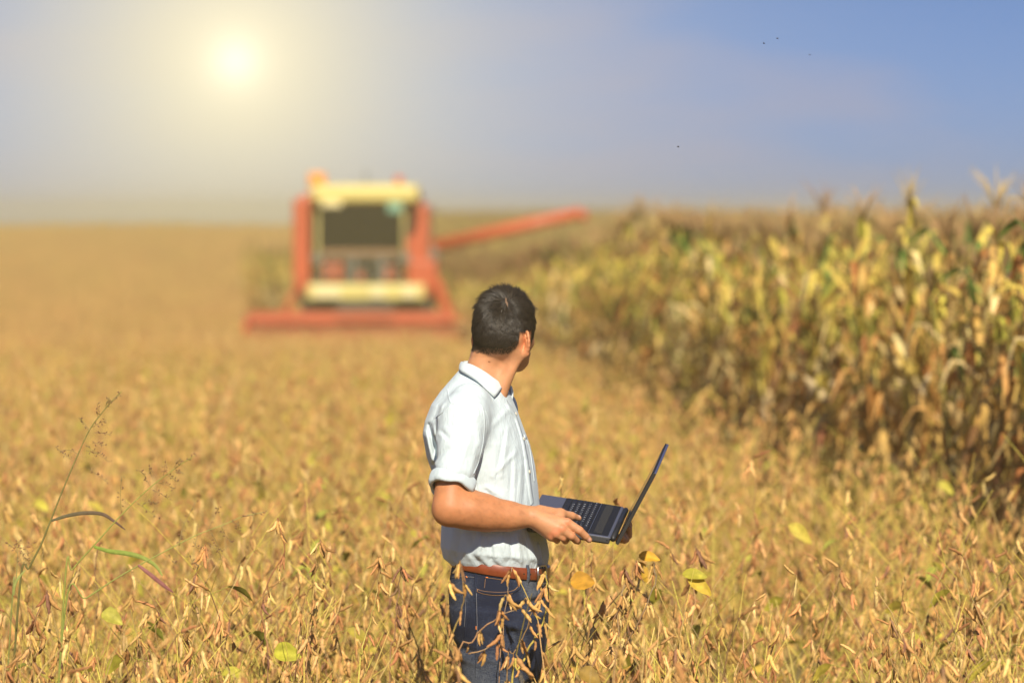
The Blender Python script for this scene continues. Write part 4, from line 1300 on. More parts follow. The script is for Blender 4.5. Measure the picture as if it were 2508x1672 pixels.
M_belt = flat_mat('belt_leather', (.205, .045, .014), .38, 0, (38, .28), .25, .5, .25)
def belt_pt(a, h, out):
    """a: angle round the waist from the front (0) by his right side (90)"""
    A, Bh = .1225, .164; n = 2.3
    u = A * math.copysign(abs(math.cos(a)) ** (2 / n), math.cos(a)); v = Bh * math.copysign(abs(math.sin(a)) ** (2 / n), math.sin(a))
    rr2 = math.hypot(u, v); u *= 1 + out / rr2; v *= 1 + out / rr2
    x = -.031 + u * math.cos(YAW) + lat.x * v; y = MAN_Y + u * math.sin(YAW) + lat.y * v
    return Vector((x, y, 1.0155 - .15 * (x + .02) + h))
def belt_band(a0, a1, hw, out, th_, n=72):
    mb = MB(); vs, fs = [], []
    prof = [(-hw, -.003), (-hw, th_ * .7), (-hw * .9, th_), (0, th_ * 1.1), (hw * .9, th_), (hw, th_ * .7), (hw, -.003)]
    for i in range(n + 1):
        a = a0 + (a1 - a0) * i / n
        vs += [belt_pt(a, h, out + e) for h, e in prof]
    m_ = len(prof)
    for i in range(n):
        for k in range(m_ - 1): fs.append((i * m_ + k, i * m_ + k + 1, (i + 1) * m_ + k + 1, (i + 1) * m_ + k))
    mb.add(vs, fs, (1, 1, 1)); return mb
o_belt = worn(belt_band(0, 2 * math.pi, .0155, .004, .0035).build('belt', M_belt))
M_steel = flat_mat('buckle_steel', (.55, .54, .52), .28, 1.0, (80, .1))
mb = MB()
ring = [(0, -.024), (-.012, -.024), (-.019, -.018), (-.020, 0), (-.019, .018), (-.012, .024), (0, .024), (.012, .024), (.019, .018), (.020, 0), (.019, -.018), (.012, -.024), (0, -.024)]
ab = R(17)
mb.tube([belt_pt(ab + q[0] / .125, q[1], .0105) for q in ring], .0030, (1, 1, 1), 8)
mb.tube([belt_pt(ab + .02 / .125, 0, .012), belt_pt(ab, 0, .014), belt_pt(ab - .02 / .125, 0, .012)], .0018, (1, 1, 1), 6)
o = mb.build('buckle', M_steel); o.parent = o_belt
M_hole = flat_mat('belt_hole_dark', (.02, .01, .006), .8)
for q in (.045, .066):
    mb = MB(); p = belt_pt(ab + q / .125, 0, .0078); n = (p - belt_pt(ab + q / .125, 0, 0)).normalized(); mb.tube([p - n * .001, p + n * .0004], .0024, (1, 1, 1), 8)
    o = mb.build('belt_hole', M_hole); o.parent = o_belt
for a, tl in ((R(128), .012), (R(41), 0), (R(185), 0), (R(-41), 0), (R(-128), 0)):
    mb = MB(); vs, fs = [], []
    for i, h in enumerate((-.030, -.022, -.012, 0, .012, .020, .024)):
        o_ = .0095 if abs(h) < .019 else .003
        da = tl * h / .02
        for s, e in ((-.0052, 0), (-.0048, .002), (.0048, .002), (.0052, 0)): vs.append(belt_pt(a + (s - da) / .14, h, o_ + e))
    for i in range(6):
        for k in range(3): fs.append((i * 4 + k, i * 4 + k + 1, i * 4 + k + 5, i * 4 + k + 4))
    mb.add(vs, fs, (1, 1, 1)); o = mb.build('belt_loop', mJ); o.parent = o_jeans
M_shoe = flat_mat('shoe_leather', (.09, .05, .03), .5)
for off in (-.10, .10):
    mb = MB(); cx_, cy0 = -.03, MAN_Y + off
    secs = [(-.085, .030, .085), (-.06, .036, .095), (0, .038, .09), (.06, .043, .065), (.12, .045, .05), (.165, .036, .038), (.185, .015, .02)]
    vs, fs = [], []
    for u, w, h in secs:
        for k in range(10):
            a = math.pi * 2 * k / 10; vs.append((cx_ + u, cy0 + w * math.cos(a) - u * .2, max(.004, h * (.5 + .5 * math.sin(a)))))
    for i in range(len(secs) - 1):
        for k in range(10): fs.append((i * 10 + k, i * 10 + (k + 1) % 10, i * 10 + 10 + (k + 1) % 10, i * 10 + 10 + k))
    fs += [tuple(range(9, -1, -1)), tuple(60 + k for k in range(10))]
    mb.add(vs, fs, (1, 1, 1)); worn(mb.build('shoe', M_shoe))
# ------------------------------------------------------------------ laptop
A_ = P(1499, 1316, 10.085); B_ = P(1532.5, 1241, 10.412); C_ = P(1326, 1210.6, 10.43)
ey = (B_ - A_); LW = ey.length; ey.normalize()
ex = (C_ - B_); ex -= ey * ex.dot(ey); LD = ex.length; ex.normalize()
ez = ey.cross(ex) * -1
if ez.z < 0: ez = -ez
ML = Matrix(((ex.x, ey.x, ez.x, A_.x), (ex.y, ey.y, ez.y, A_.y), (ex.z, ey.z, ez.z, A_.z), (0, 0, 0, 1)))
laptop = empty('laptop', A_)
tag(laptop, 'open dark blue laptop held in the man\'s hands above the soybeans', 'laptop')
inv = Matrix.Translation(-A_)
def lp(mb, name, mat, bevel=0, parent=laptop, smooth=False):
    me = mb.mesh(name, mat, smooth)
    o = bpy.data.objects.new(name, me); col.objects.link(o); o.parent = parent
    o.matrix_parent_inverse = inv if parent is laptop else Matrix.Identity(4)
    if bevel:
        md = o.modifiers.new('bevel', 'BEVEL'); md.width = bevel; md.segments = 3; md.limit_method = 'ANGLE'
    return o
M_navy = flat_mat('laptop_navy', (.072, .080, .125), .5, 0, (300, .05), 0, .25)
M_blackp = flat_mat('laptop_black', (.010, .011, .016), .5, 0, (300, .08), 0, .2)
M_grey = flat_mat('laptop_grey', (.085, .09, .10), .38, .5, (300, .06))
M_dark = flat_mat('laptop_dark', (.010, .011, .016), .5)
M_alu = flat_mat('laptop_edge', (.42, .44, .48), .3, .9)
one = (1, 1, 1)
# x: from the hinge to the user, y: from his right to his left, z: up; top of the base at z = 0
mb = MB(); mb.box((0.004, 0, -.0095), (LD, LW, 0), one, ML); base = lp(mb, 'base', M_navy, .004)
mb = MB(); mb.box((0.006, .003, -.0215), (LD - .004, LW - .003, -.0100), one, ML); lp(mb, 'base_underside', M_dark, .005)
mb = MB(); mb.box((0.0065, -.0012, -.0165), (LD - .02, .0018, -.0030), one, ML); lp(mb, 'side_panel', M_grey, .003)
mb = MB(); mb.box((0.0040, -.0018, -.0026), (LD - .006, .0004, -.0010), one, ML); lp(mb, 'edge_trim', M_alu, .0006)
mb = MB(); mb.box((.010, -.0020, -.0105), (.0145, -.0010, -.0075), one, ML); lp(mb, 'lock_slot', M_dark)
mb = MB(); mb.box((.062, -.0018, -.0142), (.105, -.0010, -.0055), one, ML); lp(mb, 'disc_tray', flat_mat('tray_grey', (.11, .115, .125), .4, .4), .001)
KX0, KX1 = .070, .158
mb = MB(); mb.box((.012, .008, .0004), (KX1 + .004, LW - .006, .0012), one, ML); lp(mb, 'keyboard_deck', M_blackp, .0006)
mb = MB(); mb.box((.030, .018, .0014), (.052, LW - .018, .0020), one, ML); lp(mb, 'speaker_grille', flat_mat('grille', (.030, .030, .032), .6, 0, (900, .5), 0, .2))
mb = MB(); mb.box((KX0 - .0055, .016, .0013), (KX0 - .0045, LW - .010, .0021), one, ML); lp(mb, 'deck_line', M_alu)
mb = MB(); mb.box((LD - .062, LW * .36, .0004), (LD - .014, LW * .62, .0010), one, ML); lp(mb, 'touchpad', flat_mat('touchpad', (.065, .075, .135), .3, .2), .0008)
M_key = flat_mat('key_black', (.014, .016, .026), .5, 0, (300, .05), 0, .2)
rows = ['1234567890-=', 'QWERTYUIOP[]', "ASDFGHJKL;'", 'ZXCVBNM,./']
offs = [0, .5, .75, 1.25]
pitch_y = (LW - .028) / 15.0; pitch_x = (KX1 - KX0) / 6.0
kw = pitch_y - .0022
mbk = MB(); mbk.box((-pitch_x / 2 + .0011, -kw / 2, 0), (pitch_x / 2 - .0011, kw / 2, .0022), one)
key_me = mbk.mesh('key', M_key, False)
glyphs = []
M3 = ML.to_3x3()
def key(cx_, cy_, w=1.0):
    o = bpy.data.objects.new('key', key_me); col.objects.link(o); o.parent = laptop; o.matrix_parent_inverse = inv
    o.matrix_basis = ML @ Matrix.Translation((cx_, cy_, .0012)) @ Matrix.Diagonal((1, w, 1, 1))
    return o
def cxr(i): return KX0 + pitch_x * (i + .5)
# user sees far row first: function keys, digits, letters ...; his left is +y, so columns run from +y to -y
y_of = lambda c: LW - .012 - pitch_y * (c + .5)
keypos = []
for c in range(15): keypos.append((cxr(0), y_of(c), 1.0, 'F%d' % c if 1 <= c <= 12 else ('Esc' if c == 0 else '')))
for ri, (rw, of) in enumerate(zip(rows, offs)):
    left = of + 1
    n = len(rw)
    keypos.append((cxr(ri + 1), LW - .012 - pitch_y * left / 2, left * 1.0 + (left - 1) * .13, ''))
    for c, ch in enumerate(rw): keypos.append((cxr(ri + 1), y_of(left + c), 1.0, ch))
    used = left + n; wd = 15 - used
    if wd > .3: keypos.append((cxr(ri + 1), LW - .012 - pitch_y * (used + wd / 2), wd + (wd - 1) * .13, ''))
for c in (0, 1, 2, 3): keypos.append((cxr(5), y_of(c), 1.0, ''))
keypos.append((cxr(5), y_of(6.5), 6.6, ''))
for c in (10, 11, 12, 13, 14): keypos.append((cxr(5), y_of(c), 1.0, ''))
tmp = []
for kx, ky, kwid, ch in keypos:
    key(kx, ky, max(.6, kwid))
    if ch:
        cu = bpy.data.curves.new('g', 'FONT'); cu.body = ch; cu.size = .0042 if len(ch) > 1 else .0068; cu.align_x = 'CENTER'; cu.align_y = 'CENTER'; cu.resolution_u = 2; cu.offset = .00025
        o = bpy.data.objects.new('g', cu); col.objects.link(o)
        # text reads for the user, who looks toward -x: its right is -y, its up is -x
        o.matrix_world = ML @ Matrix(((0, -1, 0, kx), (-1, 0, 0, ky), (0, 0, 1, .0037), (0, 0, 0, 1)))
        tmp.append(o)
dg = bpy.context.evaluated_depsgraph_get(); dg.update()
mb = MB()
for o in tmp:
    m = o.evaluated_get(dg).to_mesh()
    mb.add([o.matrix_world @ v.co for v in m.vertices], [tuple(p.vertices) for p in m.polygons], one)
    o.evaluated_get(dg).to_mesh_clear()
for o in tmp:
    cu = o.data; bpy.data.objects.remove(o); bpy.data.curves.remove(cu)
o = lp(mb, 'key_lettering', flat_mat('key_print', (.50, .52, .55), .5)); o['kind'] = 'stuff'
# hinge and lid
mb = MB(); mb.tube([ML @ Vector((-.002, .010, -.006)), ML @ Vector((-.002, LW - .010, -.006))], .0075, one, 14); lp(mb, 'hinge', M_dark, 0, laptop, True)
T_ = P(1601, 1154, 10.04); L0 = ML @ Vector((-.0105, 0, -.0145))
lx = (T_ - L0); lx -= ey * lx.dot(ey); LL = lx.length; lx.normalize(); lz = lx.cross(ey)
if lz.x > 0: lz = -lz           # toward the user
MD = Matrix(((lx.x, ey.x, lz.x, L0.x), (lx.y, ey.y, lz.y, L0.y), (lx.z, ey.z, lz.z, L0.z), (0, 0, 0, 1)))
mb = MB(); mb.box((0, .001, -.0095), (LL, LW - .001, -.0030), one, MD); lp(mb, 'lid', flat_mat('lid_navy', (.085, .095, .20), .35, .3), .0028)
mb = MB(); mb.box((.001, .0022, -.0030), (LL - .001, LW - .0022, .0008), one, MD); lp(mb, 'screen_bezel', flat_mat('bezel', (.015, .015, .018), .45, 0, (300, .05), 0, .15), .0012)
mb = MB(); mb.box((.022, .016, .0009), (LL - .012, LW - .016, .0016), one, MD); lp(mb, 'screen', flat_mat('screen_glass', (.004, .005, .007), .12, 0, (300, .05), 0, .2))
mb = MB(); mb.box((0, -.0006, -.0088), (LL - .003, .0012, -.0008), one, MD); lp(mb, 'lid_edge', flat_mat('lid_edge_grey', (.05, .05, .053), .4, .4), .0012)
# ------------------------------------------------------------------ combine harvester
gz = ground_z(COMB_X, COMB_Y)
CX = COMB_X
harv = empty('combine_harvester', (CX, COMB_Y, gz))
tag(harv, 'red combine harvester with cream cab roof, wide red header and unloading auger swung out', 'combine harvester')
hinv = Matrix.Translation(-Vector(harv.location))
M_red = flat_mat('harvester_red', (.50, .085, .028), .45, 0, (1.4, .14), 0, .5, .2)
M_cream = flat_mat('harvester_cream', (.66, .55, .17), .45, 0, (2, .08))
M_tyre = flat_mat('tyre_rubber', (.022, .021, .02), .85)
M_hdark = flat_mat('harvester_dark', (.05, .045, .03), .6, 0, (3, .3))
M_hgrey = flat_mat('harvester_grey', (.15, .15, .12), .5, .1)
M_orange = flat_mat('harvester_orange', (.75, .28, .03), .4)
M_lamp = flat_mat('lamp_glass', (.80, .70, .36), .15)
M_green = flat_mat('lamp_green', (.20, .40, .27), .3)
mGl, tGl, bGl = mat_new('cab_glass')
bGl.inputs['Base Color'].default_value = (.55, .6, .5, 1); bGl.inputs['Roughness'].default_value = .03
gtr = tGl.nodes.new('ShaderNodeBsdfTransparent'); gtr.inputs[0].default_value = (.40, .42, .25, 1)
gmx = tGl.nodes.new('ShaderNodeMixShader'); ggl = tGl.nodes.new('ShaderNodeBsdfGlossy'); ggl.inputs['Roughness'].default_value = .05
gfr = tGl.nodes.new('ShaderNodeFresnel'); gfr.inputs[0].default_value = 1.45
tGl.links.new(gfr.outputs[0], gmx.inputs[0]); tGl.links.new(gtr.outputs[0], gmx.inputs[1]); tGl.links.new(ggl.outputs[0], gmx.inputs[2])
tGl.links.new(gmx.outputs[0], tGl.nodes['Material Output'].inputs['Surface'])
def hpart(mb, name, mat, bevel=0, parent=None, smooth=False):
    o = bpy.data.objects.new(name, mb.mesh(name, mat, smooth)); col.objects.link(o)
    o.parent = parent or harv
    o.matrix_parent_inverse = hinv if parent is None else Matrix.Identity(4)
    if bevel:
        md = o.modifiers.new('bevel', 'BEVEL'); md.width = bevel; md.segments = 3; md.limit_method = 'ANGLE'
    return o
def qx(x, Y=COMB_Y): return Q(x, 700, Y).x
def qz(y, Y=COMB_Y): return Q(1176, y, Y).z
def hbox(name, x0, x1, y0, y1, Ya, Yb, mat, bevel=.04, parent=None, Yr=None):
    """box whose front shows between photo pixels (2352 wide) x0..x1, y0..y1 and which runs from depth Ya to Yb"""
    Yr = Yr or Ya
    mb = MB(); mb.box((qx(x0, Yr), Ya, qz(y1, Yr)), (qx(x1, Yr), Yb, qz(y0, Yr)), one)
    return hpart(mb, name, mat, bevel, parent)
Y0 = COMB_Y
hbox('body', 684, 976, 500, 700, Y0 + 1.7, Y0 + 6.8, M_red, .08)
gt = hbox('grain_tank', 690, 968, 445, 520, Y0 + 1.75, Y0 + 4.6, M_red, .08)
hbox('side_panel', 673, 712, 456, 676, Y0 + .5, Y0 + 5.2, M_red, .06)
hbox('side_panel', 930, 984, 468, 600, Y0 + .5, Y0 + 5.2, M_red, .06)
hbox('side_panel', 934, 1003, 596, 696, Y0 + .45, Y0 + 4.4, M_red, .06)
hbox('engine_hood', 705, 955, 470, 560, Y0 + 4.8, Y0 + 7.2, M_red, .1)
# cab: floor, posts, panes, roof
hbox('cab_floor', 716, 930, 640, 655, Y0 - .2, Y0 + 1.6, M_hdark, .02)
hbox('cab_back_wall', 726, 932, 466, 640, Y0 + 1.55, Y0 + 1.65, M_hdark, .01)
for x0, x1, Ya in ((725, 733, Y0 - .1), (924, 932, Y0 - .1), (722, 734, Y0 + 1.45), (922, 932, Y0 + 1.45)):
    hbox('cab_post', x0, x1, 464, 642, Ya, Ya + .1, M_cream, .02)
hbox('windshield', 733, 924, 468, 572, Y0 - .06, Y0 - .04, mGl, 0)
hbox('lower_pane', 738, 920, 590, 640, Y0 - .06, Y0 - .04, mGl, 0)
hbox('side_window', 724, 725.5, 470, 600, Y0 + .02, Y0 + 1.4, mGl, 0)
hbox('side_window', 929, 930.5, 470, 600, Y0 + .02, Y0 + 1.4, mGl, 0)
hbox('dashboard', 738, 920, 573, 589, Y0 - .12, Y0 + .16, flat_mat('rail_brown', (.22, .12, .05), .6), .03)
rf = hbox('cab_roof', 714, 962, 423, 466, Y0 - .45, Y0 + 1.9, M_cream, .11)
for x in (752, 775): hbox('work_lamp', x - 14, x + 10, 460, 476, Y0 - .52, Y0 - .36, M_lamp, .03)
hbox('work_lamp', 890, 925, 466, 489, Y0 - .5, Y0 - .34, M_green, .03)
hbox('air_intake', 708, 748, 396, 430, Y0 + .5, Y0 + 1.0, M_orange, .05)
def cyl(name, a, b, r, mat, parent=None, n=14, caps=True):
    mb = MB(); mb.tube([a, b], r, one, n, caps); return hpart(mb, name, mat, 0, parent, False)
bx = qx(915); cyl('beacon_lamp', (bx, Y0 + .3, qz(426)), (bx, Y0 + .3, qz(404)), .085, flat_mat('beacon_red', (.62, .12, .03), .25))
ax_ = qx(840); cyl('aerial', (ax_, Y0 + .4, qz(426)), (ax_, Y0 + .4, qz(392)), .022, M_hgrey)
for x in (728, 933):
    mb = MB(); mb.tube([(qx(x), Y0 - .1, qz(500)), (qx(x), Y0 - .42, qz(505)), (qx(x), Y0 - .42, qz(580))], .016, one, 6); m = hpart(mb, 'mirror_arm', M_hgrey)
    hbox('mirror', x - 11, x + 9, 582, 606, Y0 - .46, Y0 - .40, M_hgrey, .02)
# inside: seat, steering column and wheel
sx = qx(826)
mb = MB(); mb.box((sx - .26, Y0 + .75, qz(622)), (sx + .26, Y0 + 1.2, qz(610)), one); mb2 = MB(); mb2.box((sx - .25, Y0 + 1.15, qz(612)), (sx + .25, Y0 + 1.28, qz(540)), one)
hpart(mb, 'seat', M_hdark, .04); hpart(mb2, 'seat_back', M_hdark, .04)
cyl('steering_column', (sx, Y0 + .12, qz(636)), (sx, Y0 + .34, qz(580)), .03, M_hdark)
mb = MB(); wc = Vector((sx, Y0 + .36, qz(578)))
mb.tube([wc + Vector((.19 * math.cos(a), .19 * math.sin(a) * .8, .19 * math.sin(a) * .45)) for a in np.linspace(0, 2 * math.pi, 19)], .014, one, 6, False); hpart(mb, 'steering_wheel', M_hdark)
# platform, rail, ladder, feeder housing
hbox('feeder_house', 770, 905, 694, 740, Y0 - 1.5, Y0 + .2, M_hdark, .05)
for x0, x1, y0 in ((742, 788, 604), (820, 840, 622), (884, 912, 612)): hbox('front_panel', x0, x1, y0, 650, Y0 - .2, Y0 - .1, M_red, .02)
for x in (742, 765, 800, 842, 874, 905): cyl('guard_rail', (qx(x), Y0 - .62, qz(652)), (qx(x), Y0 - .62, qz(588)), .022, M_hgrey)
for y in (590, 618): cyl('rail_bar', (qx(735), Y0 - .62, qz(y)), (qx(925), Y0 - .62, qz(y)), .02, M_hgrey)
for x0, x1 in ((805, 818), (868, 884)): hbox('hydraulic_hose_guard', x0, x1, 592, 650, Y0 - .75, Y0 - .66, M_hgrey, .02)
hbox('front_beam', 703, 976, 652, 690, Y0 - .85, Y0 - .35, M_cream, .06)
for x in (738, 766, 868, 940): hbox('headlamp', x - 17, x + 17, 657, 686, Y0 - .93, Y0 - .84, M_lamp, .03)
hbox('underside', 705, 985, 688, 730, Y0 - .3, Y0 + 5.5, M_hdark, .03)
# wheels
def wheel(xc_, yc, r, w):
    root = bpy.data.objects.new('wheel', None); col.objects.link(root); root.parent = harv; root.matrix_parent_inverse = hinv
    root.location = (xc_, yc, gz + r)
    mb = MB(); prof = [(-w / 2, r * .58), (-w / 2, r * .86), (-w * .38, r * .98), (w * .38, r * .98), (w / 2, r * .86), (w / 2, r * .58)]
    n = 28; vs, fs = [], []
    for i in range(n):
        a = 2 * math.pi * i / n; k = 1.0 + (.02 if i % 2 else 0)
        for q, (h, rr2) in enumerate(prof): vs.append((h, math.cos(a) * rr2 * (k if q in (2, 3) else 1), math.sin(a) * rr2 * (k if q in (2, 3) else 1)))
    for i in range(n):
        for q in range(5): fs.append((i * 6 + q, i * 6 + q + 1, ((i + 1) % n) * 6 + q + 1, ((i + 1) % n) * 6 + q))
    mb.add(vs, fs, one); o = link('tyre', mb.mesh('tyre', M_tyre), root)
    mb = MB(); mb.tube([(-w * .3, 0, 0), (-w * .1, 0, 0), (w * .1, 0, 0), (w * .3, 0, 0)], [r * .58, r * .45, r * .45, r * .58], one, 20); link('rim', mb.mesh('rim', M_cream), root)
wheel(qx(722), Y0 + .9, .86, .58); wheel(qx(958), Y0 + .9, .86, .58); wheel(qx(745), Y0 + 5.6, .55, .38); wheel(qx(935), Y0 + 5.6, .55, .38)
# header: trough, dividers, reel and knife bar
YH = Y0 - 2.2
HX0, HX1 = qx(563, YH), qx(1088, YH)
zt = gz + .28
mb = MB()
prof = [(.95, .92), (.95, .12), (.55, .02), (.10, .0), (.02, .05), (.10, .09), (.55, .10), (.86, .20), (.88, .92)]
vs = [(x, YH + a * 1.0 - .1, zt + b) for x in (HX0, HX1) for a, b in prof]; n = len(prof)
mb.add(vs, [(i, (i + 1) % n, (i + 1) % n + n, i + n) for i in range(n)] + [tuple(range(n - 1, -1, -1)), tuple(range(n, 2 * n))], one)
hpart(mb, 'header_trough', M_red, .01)
for s_, x in ((-1, HX0), (1, HX1)):
    mb = MB(); pr = [(-.9, .05), (-.35, .42), (.2, .85), (.9, .95), (.9, 0), (-.4, -.03)]; n = len(pr)
    xs = (x - .05, x + .05)
    vs = [(xx, YH + a, zt + b) for xx in xs for a, b in pr]
    mb.add(vs, [(i, (i + 1) % n, (i + 1) % n + n, i + n) for i in range(n)] + [tuple(range(n - 1, -1, -1)), tuple(range(n, 2 * n))], one)
    hpart(mb, 'crop_divider', M_red, .02)
zr = zt + .62; yr_ = YH - .12
cyl('reel_shaft', (HX0 + .08, yr_, zr), (HX1 - .08, yr_, zr), .07, M_red)
for k in range(6):
    a = 2 * math.pi * k / 6 + .3
    yb, zb = yr_ + .37 * math.cos(a), zr + .37 * math.sin(a)
    mb = MB(); mb.box((HX0 + .1, yb - .03, zb - .045), (HX1 - .1, yb + .03, zb + .045), one); bt = hpart(mb, 'reel_bat', M_red, .01)
    mb = MB()
    for i in range(38):
        xx = HX0 + .16 + i * (HX1 - HX0 - .32) / 37; mb.tube([(xx, yb, zb - .03), (xx, yb + .04, zb - .20)], .008, one, 3)
    o = bpy.data.objects.new('reel_tines', mb.mesh('reel_tines', M_hgrey)); col.objects.link(o); o.parent = bt; o['kind'] = 'stuff'
for x in np.linspace(HX0 + .12, HX1 - .12, 5):
    mb = MB()
    for k in range(6):
        a = 2 * math.pi * k / 6 + .3; mb.tube([(x, yr_, zr), (x, yr_ + .37 * math.cos(a), zr + .37 * math.sin(a))], .022, one, 4)
    hpart(mb, 'reel_spider', M_red)
mb = MB(); mb.box((HX0 + .02, YH - .30, zt + .0), (HX1 - .02, YH - .12, zt + .05), one); hpart(mb, 'knife_bar', M_hgrey)
for s_, x in ((-1, 690), (1, 1000)):
    mb = MB(); mb.tube([(qx(x), Y0 + .2, qz(645)), (qx(x + s_ * 22), Y0 - .8, qz(695)), (qx(x + s_ * 48, YH), YH + .1, zr + .02)], .13 if s_ > 0 else .06, one, 8); hpart(mb, 'lift_arm', M_red)
# unloading auger, swung out to the side
a0, a1 = Q(1000, 566, Y0 + 2.0), Q(1334, 489, Y0 + 1.2)
mb = MB(); mb.tube([a0, a0 + (a1 - a0) * .5, a1], [.155, .145, .125], one, 14); au = hpart(mb, 'unloading_auger', M_red, 0, None, True)
for t in (.02, .33, .66, .985):
    p = a0 + (a1 - a0) * t; d = (a1 - a0).normalized(); mb = MB(); mb.tube([p - d * .03, p + d * .03], .175 - .03 * t, one, 14)
    o = bpy.data.objects.new('flange', mb.mesh('flange', M_red, False)); col.objects.link(o); o.parent = au
mb = MB(); mb.tube([a1 - Vector((.12, 0, .0)), a1 + Vector((.06, 0, -.06)), a1 + Vector((.09, 0, -.18))], [.12, .125, .10], one, 12); hpart(mb, 'auger_spout', M_red, 0, None, True)
mb = MB(); mb.tube([Vector((qx(975), Y0 + 2.0, qz(640))), Vector((qx(990), Y0 + 2.0, qz(585))), a0 + Vector((.1, 0, .02))], [.15, .16, .15], one, 12); hpart(mb, 'auger_elbow', M_hgrey, 0, None, True)

# driver behind the windshield
D_ = Field((sx - .36, Y0 + .30, qz(628)), (sx + .36, Y0 + 1.25, qz(484)), .02)
zb = qz(610)
V3 = Vector
D_.cone((sx, Y0 + .98, zb + .10), (sx, Y0 + 1.02, zb + .48), .15, .17, .05)
D_.cone((sx, Y0 + 1.0, zb + .48), (sx, Y0 + .97, zb + .68), .07, .055, .05)
D_.ell((sx, Y0 + .95, zb + .74), ((1, 0, 0), (0, 1, 0), (0, 0, 1)), (.078, .095, .118), .03)
for s_ in (-1, 1):
    D_.chain([V3((sx + .19 * s_, Y0 + 1.0, zb + .48)), V3((sx + .25 * s_, Y0 + .82, zb + .25)), V3((sx + .14 * s_, Y0 + .46, zb + .30))], [.062, .05, .035], .04)
    D_.chain([V3((sx + .09 * s_, Y0 + .98, zb + .10)), V3((sx + .12 * s_, Y0 + .52, zb + .12)), V3((sx + .12 * s_, Y0 + .45, zb - .13))], [.09, .07, .06], .04)
DV, DF = D_.mesh(2)
dc = np.tile(np.array((.10, .13, .20)), (len(DV), 1)); dc[DV[:, 2] > zb + .60] = (.52, .27, .14); dc[DV[:, 2] > zb + .82] = (.05, .035, .02)
dc[(DV[:, 2] < zb + .14)] = (.05, .06, .10); hm = (np.abs(DV[:, 0] - sx) < .20) & (DV[:, 1] < Y0 + .52) & (DV[:, 2] > zb + .22); dc[hm] = (.52, .27, .14)
drv = empty('person', (sx, Y0 + .98, zb))
tag(drv, 'harvester driver seated behind the windshield of the cab', 'person')
o = link('body', field_mesh('driver_body', DV, DF, flat_mat('driver_skin_and_clothes', (1, 1, 1), .7, 0, (8, .1), 0, .3, 0, True), dc)); o.parent = drv; o.matrix_parent_inverse = Matrix.Translation(-Vector(drv.location))
# green stand of maize left standing beside the harvester's far header end
rg = random.Random(77)
for i in range(26):
    x = Q(rg.uniform(588, 668), 600, 92).x; yy = 92 + rg.uniform(-2.5, 2.5); s = rg.uniform(1.25, 1.4)
    t = empty('maize_plant', (x, yy, ground_z(x, yy))); t.rotation_euler = (rg.gauss(0, .04), rg.gauss(0, .04), rg.uniform(0, 6.28)); t.scale = (s * 1.2, s * 1.2, s)
    tag(t, 'yellow green maize plant standing beyond the left end of the red header', 'maize plant', 'maize plants beyond the left end of the header')
    for nm, me in corn_meshes[(0, 2, 5, 7)[i % 4]][1]:
        o = bpy.data.objects.new(nm, me); col.objects.link(o); o.parent = t
        if nm == 'foliage': o['kind'] = 'stuff'
# ------------------------------------------------------------------ plants that stand out at the man's distance
def hero_plant(name, label, stems, cat='soybean plant', leaves=(), seed=1, ns=None, dens=3, podc=None, group=None):
    """stems: list of (Y, colour foot, colour tip, radius, [photo px points from foot to tip], first node fraction)"""
    r = random.Random(seed)
    allp = [P(px, py, st[0]) for st in stems for px, py in st[4][:1]]
    root = Vector((allp[0].x, allp[0].y, ground_z(allp[0].x, allp[0].y)))
    t = empty(name, root); tag(t, label, cat, group)
    iv = Matrix.Translation(-root)
    def put(mb, nm, mat, kd=None):
        o = mb.build(nm, mat, t); o.matrix_parent_inverse = iv
        if kd: o['kind'] = kd
    for Y, c0, c1, rad, pts, f0 in stems:
        pp = [P(a, b, Y + r.uniform(-.01, .01)) for a, b in pts]
        if pp[0].z > .25 and (pts[0][1] > 1600): pp = [Vector((pp[0].x - .02, Y, ground_z(pp[0].x, Y)))] + pp
        cv = [Vector(v) for v in catmull([tuple(v) for v in pp], 4)]
        n = len(cv)
        # small zigzag at the joints
        cv = [p + Vector((r.uniform(-1, 1), r.uniform(-1, 1), 0)) * .003 for p in cv]
        mb = MB(); mb.tube(cv, [rad * (1 - .55 * i / (n - 1)) for i in range(n)], [tuple(a + (b - a) * i / (n - 1) for a, b in zip(c0, c1)) for i in range(n)], 6)
        put(mb, 'stem', M_soy)
        L = sum((b - a).length for a, b in zip(cv, cv[1:])); acc = 0; nxt = f0 * L
        for a, b in zip(cv, cv[1:]):
            acc += (b - a).length
            if acc >= nxt:
                nxt = acc + r.uniform(.030, .052)
                k = max(1, int(r.gauss(dens, .9))); a0 = r.uniform(0, 6.28); mb = MB()
                for j in range(k):
                    an = a0 + r.gauss(0, 1.0); o_ = r.uniform(.12, .75)
                    pod(mb, r, b, (math.cos(an) * o_, math.sin(an) * o_, -1), r.uniform(.031, .043), 7, 7, jit(r.choices(PODC, podc or PODW)[0], r))
                put(mb, 'pod_cluster', M_soy)
        mb = MB()
        for j in range(3):
            an = r.uniform(0, 6.28); pod(mb, r, cv[-1], (math.cos(an) * .6, math.sin(an) * .6, -1), r.uniform(.038, .05), 7, 7, jit(r.choices(PODC, podc or PODW)[0], r))
        put(mb, 'pod_cluster', M_soy)
    for px, py, Y, L, W, ang, c in leaves:
        mb = MB(); p = P(px, py, Y); d = Vector((math.cos(ang), -.3, math.sin(ang)))
        leaf_blade(mb, r, p, d, L, W, c, .4, 7, (r.uniform(-.3, .3), -.8, .55)); put(mb, 'leaf', M_leaf)
BRN, RED, YEL, GRY = (.30, .17, .075), (.34, .12, .05), (.55, .46, .09), (.33, .26, .17)
dk = [2, 2, 3, 4, 1, 2.5]
